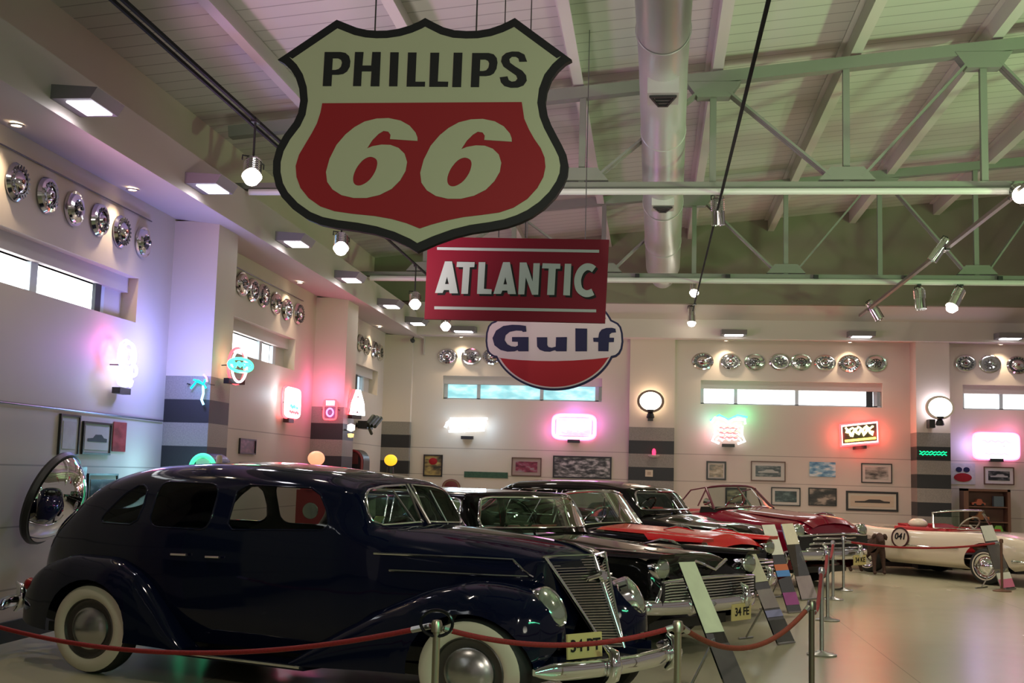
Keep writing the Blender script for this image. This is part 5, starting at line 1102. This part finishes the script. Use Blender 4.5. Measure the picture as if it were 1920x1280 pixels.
        K.mb().tube([lo[0]]+hi+[lo[-1]], .022, 8).build('windshield_frame', fm, o, 60); K.mb().tube(lo, .014, 6).build('window_trim', M_CHROME, o, 60)
        if q.get('split'): K.mb().tube([lo[6]-Vector((0, 0, .03)), hi[6]], .014, 6).build('windshield_bar', M_CHROME, o)
        for s in (-1, 1):
            K.mb().tube([(xt+.02, s*wt, zt-.04), (xt-.25, s*(wt+.04), zt-.10), (xt-.36, s*(wb-.02), zb)], .012, 6).tube([(xt+.02, s*wt, zt-.04), (xb-.38, s*wb*.95, zb+.02)], .012, 6).build('vent_window_frame', fm, o, 60)
        K.mb().tube([(xe+.95, -w*.62, zs), (xe+.90, -w*.5, zs+.07), (xe+.86, 0, zs+.09), (xe+.90, w*.5, zs+.07), (xe+.95, w*.62, zs)], .10, 10).build('folded_top', q.get('topm', M_DARKIN), K.root, 60)
    for y, z in ((-.62, zc+.12),):
        K.mb().lathe([(0, .02), (.06, .01), (.065, 0), (.04, -.05), (0, -.06)], (xb-.25, y*w/.85-.1, z), (-1, 0, .1), n=16).tube([(xb-.22, y*w/.85-.1, z-.04), (xb-.15, y*w/.85-.03, z-.14)], .012, 6).build('side_mirror', M_CHROME, K.root)
    return K

k2 = classic('hardtop_car', 'black 1950s hardtop car with red seats, second in the row behind the navy sedan', (.50, 12.45, 0), -32, M_BLKP,
    dict(w=.93, xb=-1.72, xe=-4.75, zh=1.03, zc=1.10, zs=1.0, zd=1.0, fz=.03, hy=.75, hz=.87, hr=.105, visor=1, grille=(.52, .74, .80), bars=8, br=.008, bx=.16, bz=.50, bh=.075, plate='34 FE', py=.35, vee=1, orn=[(-.35, 0, 1.06)], xt=-1.98, zt=1.55, zr=1.57, wt=.80, wb=.93, seats=(-2.6, -3.4), roof=1, xr0=-4.1, xr1=-3.65, af=-.82, ar=-3.75, glass=glassmat('tinted_glass', (.50, .66, .54), .03, .12), sz=1.12))
k3 = classic('convertible_car', 'black car with a bright red hood, third in the row between two black cars', (1.02, 15.45, 0), -31, M_BLKP,
    dict(w=.93, xb=-1.45, xe=-4.7, zh=1.07, zc=1.09, zs=1.02, zd=1.0, fz=.05, hy=.75, hz=.89, hr=.10, visor=1, hood_paint=M_REDP, grille=(.50, .72, .78), bars=5, bx=.18, bz=.48, orn=[(-.45, -.3, 1.10), (-.2, .25, 1.08)], xt=-1.82, zt=1.555, wt=.62, wb=.80, seats=(-2.4,), seatm=M_REDLEATHER, roof=0, af=-.82, ar=-3.75, sz=1.05))
k4 = classic('hardtop_car', 'black sedan with a tall rounded roof, fourth in the row beside the maroon convertible', (1.46, 18.45, 0), -27, M_BLKP,
    dict(w=.95, xb=-1.12, xe=-4.3, zh=1.13, zc=1.20, zs=1.10, zd=1.08, fz=.0, hy=.70, hz=.92, hr=.10, grille=(.50, .86, .55), bars=4, teeth=9, bx=.26, bz=.50, bh=.09, xt=-1.45, zt=1.60, zr=1.69, wt=.66, wb=.80, seats=(-1.95, -2.8), seatm=M_DARKIN, roof=1, xr0=-3.9, xr1=-3.2, af=-.72, ar=-3.4, sz=1.2))
k5 = classic('convertible_car', 'maroon convertible with a big chrome grille in front of the back wall', (2.98, 20.75, 0), -38, M_MARP,
    dict(w=.98, xb=-1.30, xe=-4.9, zh=1.20, zc=1.25, zs=1.09, zd=1.10, fz=.01, hy=.85, hz=.95, hr=.11, grille=(.54, .87, .92), bars=4, br=.022, trap=.42, bx=.20, bz=.56, bh=.085, plate='34 KE', py=.45, xt=-1.68, zt=1.66, wt=.64, wb=.88, seats=(-2.5, -3.4), seatm=M_REDLEATHER, roof=0, split=1, framem=mat('frame_maroon', (.16, .03, .05), .3), af=-.80, ar=-3.75, sz=1.2, orn=[(-.02, 0, 1.20)], hood_paint=M_MARP))

def roadster():
    K = Car('roadster_car', 'cream white open roadster with red seats and a 041 roundel at the right', (6.88, 23.0, 0), -56)
    sec = lambda x, k, zs, zf, zv, zm, wy=1.0: (x, [(.72*wy, .24+k), (.86*wy, .34+k), (.90*wy, .55), (.885*wy, zs-.12), (.80*wy, zf), (.58*wy, zv), (.3*wy, zm-.01), (0, zm)])
    S = [sec(-3.62, .2, .72, .78, .80, .82, .62), sec(-3.5, .1, .84, .88, .90, .92, .82), sec(-3.0, .02, .92, .95, .93, .94, .97), sec(-2.3, 0, .88, .90, .90, .92), sec(-1.5, 0, .86, .885, .88, .88), sec(-.95, 0, .87, .895, .91, .93), sec(-.3, 0, .89, .915, .90, .93), sec(.35, .02, .86, .88, .84, .87, .97), sec(.72, .10, .78, .80, .76, .79, .88), sec(.90, .2, .68, .68, .66, .68, .66)]
    bm = loft(S, 110, 44)
    for s in (-1, 1):
        for x in (0, -2.6):
            g, r = cut(bm, circle(x, .33, .42), 'xz', lambda c, s=s: s*c.y > .6); g.free()
    g, r = cut(bm, [(-.62*0-.60, 0)] and rpoly(-.58, .58, .84, 1.2, .02), 'yz', lambda c: -2.25 < c.x < -1.02); g.free()
    ns = [v for v in bm.verts if abs(v.co.x-.90) < 1e-4]; ns.sort(key=lambda v: v.co.y)
    try: bm.faces.new(ns)
    except Exception: pass
    body = K.addbm(bm, 'body', M_CREAMP, smooth=45)
    K.mb().box((-2.25, -.60, .40), (-1.0, .60, .46)).box((-2.27, -.62, .40), (-2.2, .62, .90)).build('cockpit_floor', M_DARKIN, body, 0)
    for y in (-.3, .3): K.mb().hexa([(-2.15, y-.25, .45), (-1.5, y-.25, .45), (-1.5, y+.25, .45), (-2.15, y+.25, .45), (-2.2, y-.24, 1.0), (-2.02, y-.24, .98), (-2.02, y+.24, .98), (-2.2, y+.24, 1.0)]).build('seat', M_REDLEATHER, K.root, 20)
    for s in (-1, 1): K.mb().tube([(-2.2, s*.585, .91), (-1.05, s*.585, .905)], .04, 8).build('door_cap', M_REDLEATHER, K.root)
    K.mb().hexa([(-1.2, -.58, .6), (-1.0, -.58, .6), (-1.0, .58, .6), (-1.2, .58, .6), (-1.2, -.56, .93), (-1.0, -.56, .95), (-1.0, .56, .95), (-1.2, .56, .93)]).build('dashboard', M_REDLEATHER, K.root)
    K.mb().lathe([(0, .0), (.13, .01), (.16, .06), (.14, .12), (.08, .17), (0, .18)], (-1.95, -.33, .93), (0, 0, 1), (1, 0, 0), 24, 1.1).build('headrest_fairing', M_CREAMP, K.root, 60)
    steering(K, -1.42, .30, 1.0, mat('cream_wheel', (.7, .6, .5), .4))
    n = 14; lo = [Vector((-.86-.40*abs(2*i/n-1)**2.2, -.66+1.32*i/n, .95)) for i in range(n+1)]; hi = [Vector((-1.02-.36*abs(2*i/n-1)**2.2, -.56+1.12*i/n, 1.30-.06*abs(2*i/n-1)**3)) for i in range(n+1)]
    o = K.mb().add(lo+hi, [(i, i+1, n+2+i, n+1+i) for i in range(n)]).build('windshield', M_GLASS, K.root, 60)
    K.mb().tube([lo[0]]+hi+[lo[-1]], .018, 8).build('windshield_frame', M_CHROME, o, 60); K.mb().tube(lo, .012, 6).build('window_trim', M_CHROME, o, 60)
    for s in (-1, 1):
        for x in (0, -2.6): wheel(K, x, s, .33, .87, 'thin')
        for x in (0, -2.6): K.mb().lathe([(0, 0), (.05, 0), (.05, .7), (0, .7)], (x, 0, .33), (0, s, 0), n=10).build('axle', M_BLACK, K.root)
        b = K.mb().lathe([(.13, -.1), (.135, 0), (.12, .02), (.10, -.02)], (.70, s*.60, .70), (1, s*.15, .2), n=24).build('headlamp_ring', M_CREAMP, K.root, 50)
        K.mb().lathe([(.115, -.03), (.05, -.01), (0, .0)], (.70, s*.60, .70), (1, s*.15, .2), n=20).build('headlamp_lens', mat('lamp_mesh', (.03, .03, .03), .3, .6), b, 50)
        K.mb().tube([(.50, s*.84, .45), (.72, s*.74, .45), (.88, s*.52, .44)], .035, 8).build('front_bumper', M_CHROME, K.root, 60)
        K.mb().tube([(-3.1, s*.86, .62), (-1.2, s*.905, .60), (-.5, s*.90, .60)], .012, 6).build('side_trim', M_CHROME, body)
    gb = K.mb().box((.75, -.45, .38), (.905, .45, .55)).build('grille', M_BLACK, K.root, 0)
    for i in range(11): y = -.42+.84*i/10; K.mb().tube([(.90, y, .39), (.94, y, .465), (.90, y, .54)], [.012, .024, .012], 8).build('grille_tooth', M_CHROME, gb, 60)
    K.mb().box((-3.3, -.62, .22), (.4, .62, .32)).build('chassis', M_BLACK, K.root, 0)
    # roundel on the door
    y = -.905; c = Vector((-1.76, y, .735)); u, v, nn = Vector((1, 0, 0)), Vector((0, .06, 1)).normalized(), Vector((0, -1, .06))
    r = K.mb().lathe([(0, .006), (.175, .006), (.18, 0)], c, nn, u, 32).build('roundel', mat('roundel_white', (.62, .52, .42), .4), K.root)
    K.mb().lathe([(.170, .007), (.172, .012), (.20, .012), (.203, 0)], c, nn, u, 32).build('roundel_ring', mat('roundel_dark', (.05, .012, .01), .4), r)
    t = text_mb('041', c+nn*.008+v*.02, u, v, nn, .17, .028, .004, .15); t.v = [K.xf(q) for q in t.v]; t.build('race_number', M_SBLK, r, 0)
roadster()

# ================================================================== BARRIERS, PANELS, DOG
def stanchion(x, y, lab, ring=False, h=.885, m=None):
    t = thing('rope_stanchion', lab, 'stanchion', (x, y, 0), 'rope stanchions'); m = m or M_DCHROME
    MB().lathe([(.13, 0), (.135, .012), (.12, .022), (.05, .035), (.03, .05), (0, .05)], (x, y, 0), VZ, VX, 28, 1.15).build('foot', m, t, 50)
    MB().lathe([(.022, .04), (.022, h-.05), (0, h-.05)], (x, y, 0), VZ, VX, 16).build('pole', m, t)
    MB().lathe([(.022, h-.07), (.034, h-.065), (.034, h-.02), (.026, h), (0, h+.005)], (x, y, 0), VZ, VX, 16).build('cap', m, t)
    if ring: MB().tube([Vector((x+.085*1.12*math.cos(a*math.pi/14), y-.01, h-.015+.075*math.sin(a*math.pi/14))) for a in range(28)], .010, 8, True).build('hook_ring', mat('ring_dark', (.03, .03, .035), .2, .8), t)
ST = [(-1.245, 6.95, 'stanchion with a big ring at its head before the navy sedan front wheel'), (.17, 7.42, 'pale post standing before the navy sedan grille'), (1.185, 9.05, 'tall dark steel post at the end of the sagging brown-red rope'), (1.75, 12.59, 'steel post just behind the tall dark one, with a round foot on the bare floor'), (2.262, 15.74, 'steel post between the slanted panels and the maroon car'), (2.747, 18.55, 'steel post before the maroon car grille'), (3.16, 20.2, 'farthest steel post of the row by the maroon car bumper'), (5.95, 21.2, 'brownish post before the white roadster front')]
M_BRASS = mat('post_champagne', (.55, .50, .38), .3, 1); M_POSTD = mat('post_dark', (.22, .19, .15), .3, 1); M_POSTB = mat('post_brown', (.16, .08, .05), .4, .5)
for i, (x, y, l) in enumerate(ST): stanchion(x, y, l, i == 0, m=(M_BRASS, M_BRASS, M_POSTD, M_DCHROME, M_DCHROME, M_DCHROME, M_DCHROME, M_POSTB)[i])
def rope(a, b, sag, lab, r=.016, m=None):
    a, b = Vector(a), Vector(b); t = thing('barrier_rope', lab, 'rope', (a+b)/2-Vector((0, 0, sag)), 'barrier ropes')
    pts = [a+(b-a)*k/28-Vector((0, 0, sag*4*(k/28)*(1-k/28))) for k in range(29)]
    MB().tube(pts, r, 8).build('cord', m or M_ROPE, t, 60)
    for p, q in ((pts[0], pts[1]), (pts[-1], pts[-2])):
        MB().tube([p, p+(q-p)*.9], r*1.15, 8).tube([p+Vector((0, 0, .014*math.cos(k)))+(p-q).normalized()*.014*math.sin(k) for k in range(7)], .004, 5).build('rope_end', M_DCHROME, t)
H = .835
P0 = U(-60, 1158, 1, 8.2)
rope((P0.x, 8.2, P0.z), (-1.285, 6.96, .85), .20, 'long red rope sagging before the side of the navy sedan')
rope((-1.20, 6.94, .84), (.14, 7.42, H+.01), .10, 'red twisted rope across the front wheel and grille of the navy sedan')
M_ROPEB = mat('rope_brown', (.22, .035, .014), .7, noise=(.15, .02, .01), scale=90)
rope((.20, 7.43, H+.01), (1.16, 9.03, H), .20, 'brownish red rope sagging over the floor beside the navy sedan', .018, M_ROPEB)
rope((1.21, 9.08, H-.04), (1.74, 12.55, H), .10, 'short bright red rope running away from the tall dark post', .018)
rope((1.76, 12.62, H), (2.25, 15.70, H), .12, 'dull red rope segment before the slanted panels', .02)
rope((2.27, 15.78, H), (2.74, 18.5, H), .12, 'red rope segment beside the maroon car bumper', .02)
rope((3.2, 20.22, .80), (5.92, 21.2, .82), .10, 'long dark red rope in front of the white roadster', .018)

M_PAPG = mat('sheet_green', (.58, .66, .48), .5, noise=(.53, .60, .44), scale=9); M_PAPY = mat('sheet_yellow', (.88, .84, .64), .5, noise=(.82, .78, .60), scale=9); M_PAPW = mat('sheet_white', (.84, .86, .76), .5, noise=(.78, .80, .7), scale=9)
def panel(lab, tl, tr, bl, br, ztop, sheets, glow=None):
    """clear leaning lectern panel: top edge ztop metres farther back than the bottom edge on the floor"""
    C_, D = PG(*bl, .015), PG(*br, .015); w = D-C_; A, B = U(*tl, 1, C_.y+ztop), U(*tr, 1, D.y+ztop)
    ctr = (C_+D)/2; t = thing('information_panel', lab, 'sign panel', (ctr.x, ctr.y, 0), 'slanted information panels')
    n = (B-A).cross(C_-A).normalized(); n = n if n.z > 0 else -n
    L = lambda f: (A+(C_-A)*f, B+(D-B)*f)
    MB().prism([[A, B, D, C_]], -n*.012).build('clear_panel', M_ACRYL, t, 0)
    for f0, f1, m, nm in sheets:
        p, q = L(f0); r, s = L(f1); MB().prism([[p+n*.002, q+n*.002, s+n*.002, r+n*.002]], n*.003).build(nm, m, t, 0)
    p, q = L(.55); m0 = (p+q)/2-n*.015
    g = Vector((m0.x-n.x*.3, m0.y-n.y*.3, .01)); MB().tube([m0, g], .012, 8).tube([g-w*.4, g+w*.4], .012, 8).build('back_leg', M_DCHROME, t)
    MB().tube([C_, D], .013, 8).build('foot_bar', M_DCHROME, t)
M_REFD = mat('reflection_dark', (.09, .085, .085), .4, noise=(.07, .065, .07), scale=5); M_REFM = mat('reflection_mauve', (.40, .34, .35), .35, noise=(.36, .30, .32), scale=6)  # dark and mauve reflections of the clear panels, painted as flat strips
M_REFB = mat('reflection_blue', (.12, .32, .75), .4); M_REFO = mat('reflection_orange', (.65, .20, .10), .4); M_REFP = mat('reflection_magenta', (.38, .10, .32), .4)  # coloured reflections in the lower panels, put into the colour of thin strips
panel('slanted panel with a long pale green sheet before the black hardtop grille', (1272, 1054), (1302, 1053), (1372, 1318), (1412, 1312), .45, [(0, .52, M_PAPG, 'paper_sheet'), (.60, 1, M_REFD, 'dark_reflection')])
panel('slanted panel with a short cream sheet, painted mauve and dark reflections, second of the row', (1388, 1030), (1412, 1027), (1458, 1207), (1490, 1203), .35, [(0, .36, M_PAPY, 'paper_sheet'), (.44, .64, M_REFM, 'mauve_reflection'), (.66, .73, mat('reflection_lilac', (.35, .35, .62), .4), 'lilac_reflection'), (.76, 1, M_REFD, 'dark_reflection')])  # mauve, lilac and dark parts are painted reflections
panel('slanted panel with pale green top and blue and orange painted reflections, third of the row', (1428, 984), (1452, 983), (1478, 1148), (1503, 1146), .30, [(0, .35, M_PAPW, 'paper_sheet'), (.46, .53, M_REFO, 'orange_reflection'), (.53, .60, M_REFB, 'blue_reflection'), (.78, .92, M_REFP, 'magenta_reflection')])
panel('slanted panel with a square cream sheet before the maroon car headlamp', (1465, 982), (1486, 981), (1503, 1124), (1533, 1121), .30, [(0, .28, M_PAPY, 'paper_sheet'), (.7, 1, M_REFM, 'mauve_reflection')])
panel('slanted panel with pink and white reflections painted at its foot before the white roadster wheel', (1838, 986), (1860, 984), (1878, 1106), (1904, 1103), .15, [(0, .24, M_PAPW, 'paper_sheet'), (.25, .68, M_REFD, 'dark_reflection'), (.74, .84, M_PAPW, 'white_stripe'), (.84, .97, mat('reflection_pink', (.75, .22, .36), .4), 'pink_reflection')])  # dark, white and pink bands below the sheet are painted reflections

def dog():
    """dark brown four-legged animal figure, one continuous skinned body"""
    t = thing('animal_figure', 'dark brown four-legged animal figure standing between the maroon and white cars', 'animal figure', (4.35, 24.2, 0))
    J = [((4.30, 24.45, .50), .15), ((4.48, 24.25, .52), .165), ((4.58, 24.10, .62), .15), ((4.60, 23.98, .74), .11), ((4.60, 23.88, .70), .07), ((4.60, 23.80, .64), .045)]
    E = [(0, 1), (1, 2), (2, 3), (3, 4), (4, 5)]
    def leg(root, pts):
        i = root
        for p, r in pts: J.append((p, r)); E.append((i, len(J)-1)); i = len(J)-1
    leg(2, [((4.66, 24.05, .40), .075), ((4.67, 24.02, .22), .045), ((4.68, 23.99, .06), .04), ((4.69, 23.95, .03), .045)])
    leg(2, [((4.48, 23.98, .40), .075), ((4.48, 23.94, .22), .045), ((4.48, 23.91, .06), .04), ((4.49, 23.87, .03), .045)])
    leg(0, [((4.36, 24.52, .34), .085), ((4.32, 24.62, .22), .045), ((4.34, 24.60, .06), .04), ((4.36, 24.55, .03), .045)])
    leg(0, [((4.15, 24.45, .34), .085), ((4.10, 24.55, .22), .045), ((4.12, 24.53, .06), .04), ((4.14, 24.48, .03), .045)])
    leg(0, [((4.22, 24.60, .48), .04), ((4.16, 24.68, .36), .02)])
    me = bpy.data.meshes.new('body'); o0 = Vector((4.35, 24.2, 0)); me.from_pydata([Vector(p)-o0-Vector((.17, .12, 0)) for p, r in J], E, [])
    m = mat('fur_brown', (.060, .026, .016), .8, noise=(.035, .015, .010), scale=30); me.materials.append(m)
    o = bpy.data.objects.new('body', me); COL.objects.link(o); o.parent = t; ORG[o.name] = o0
    sk = o.modifiers.new('skin', 'SKIN'); sk.use_smooth_shade = True
    for i, (p, r) in enumerate(J): me.skin_vertices[0].data[i].radius = (r*.85, r*.85)
    me.skin_vertices[0].data[0].use_root = True
    s = o.modifiers.new('sub', 'SUBSURF'); s.levels = 2; s.render_levels = 2
    for x in (-.08, .08): MB().lathe([(0, 0), (.035, .02), (.045, .08), (.02, .13), (0, .14)], (4.43+x, 23.88, .80), (x*5, .3, -1), n=12).build('ear', m, t, 60)
dog()
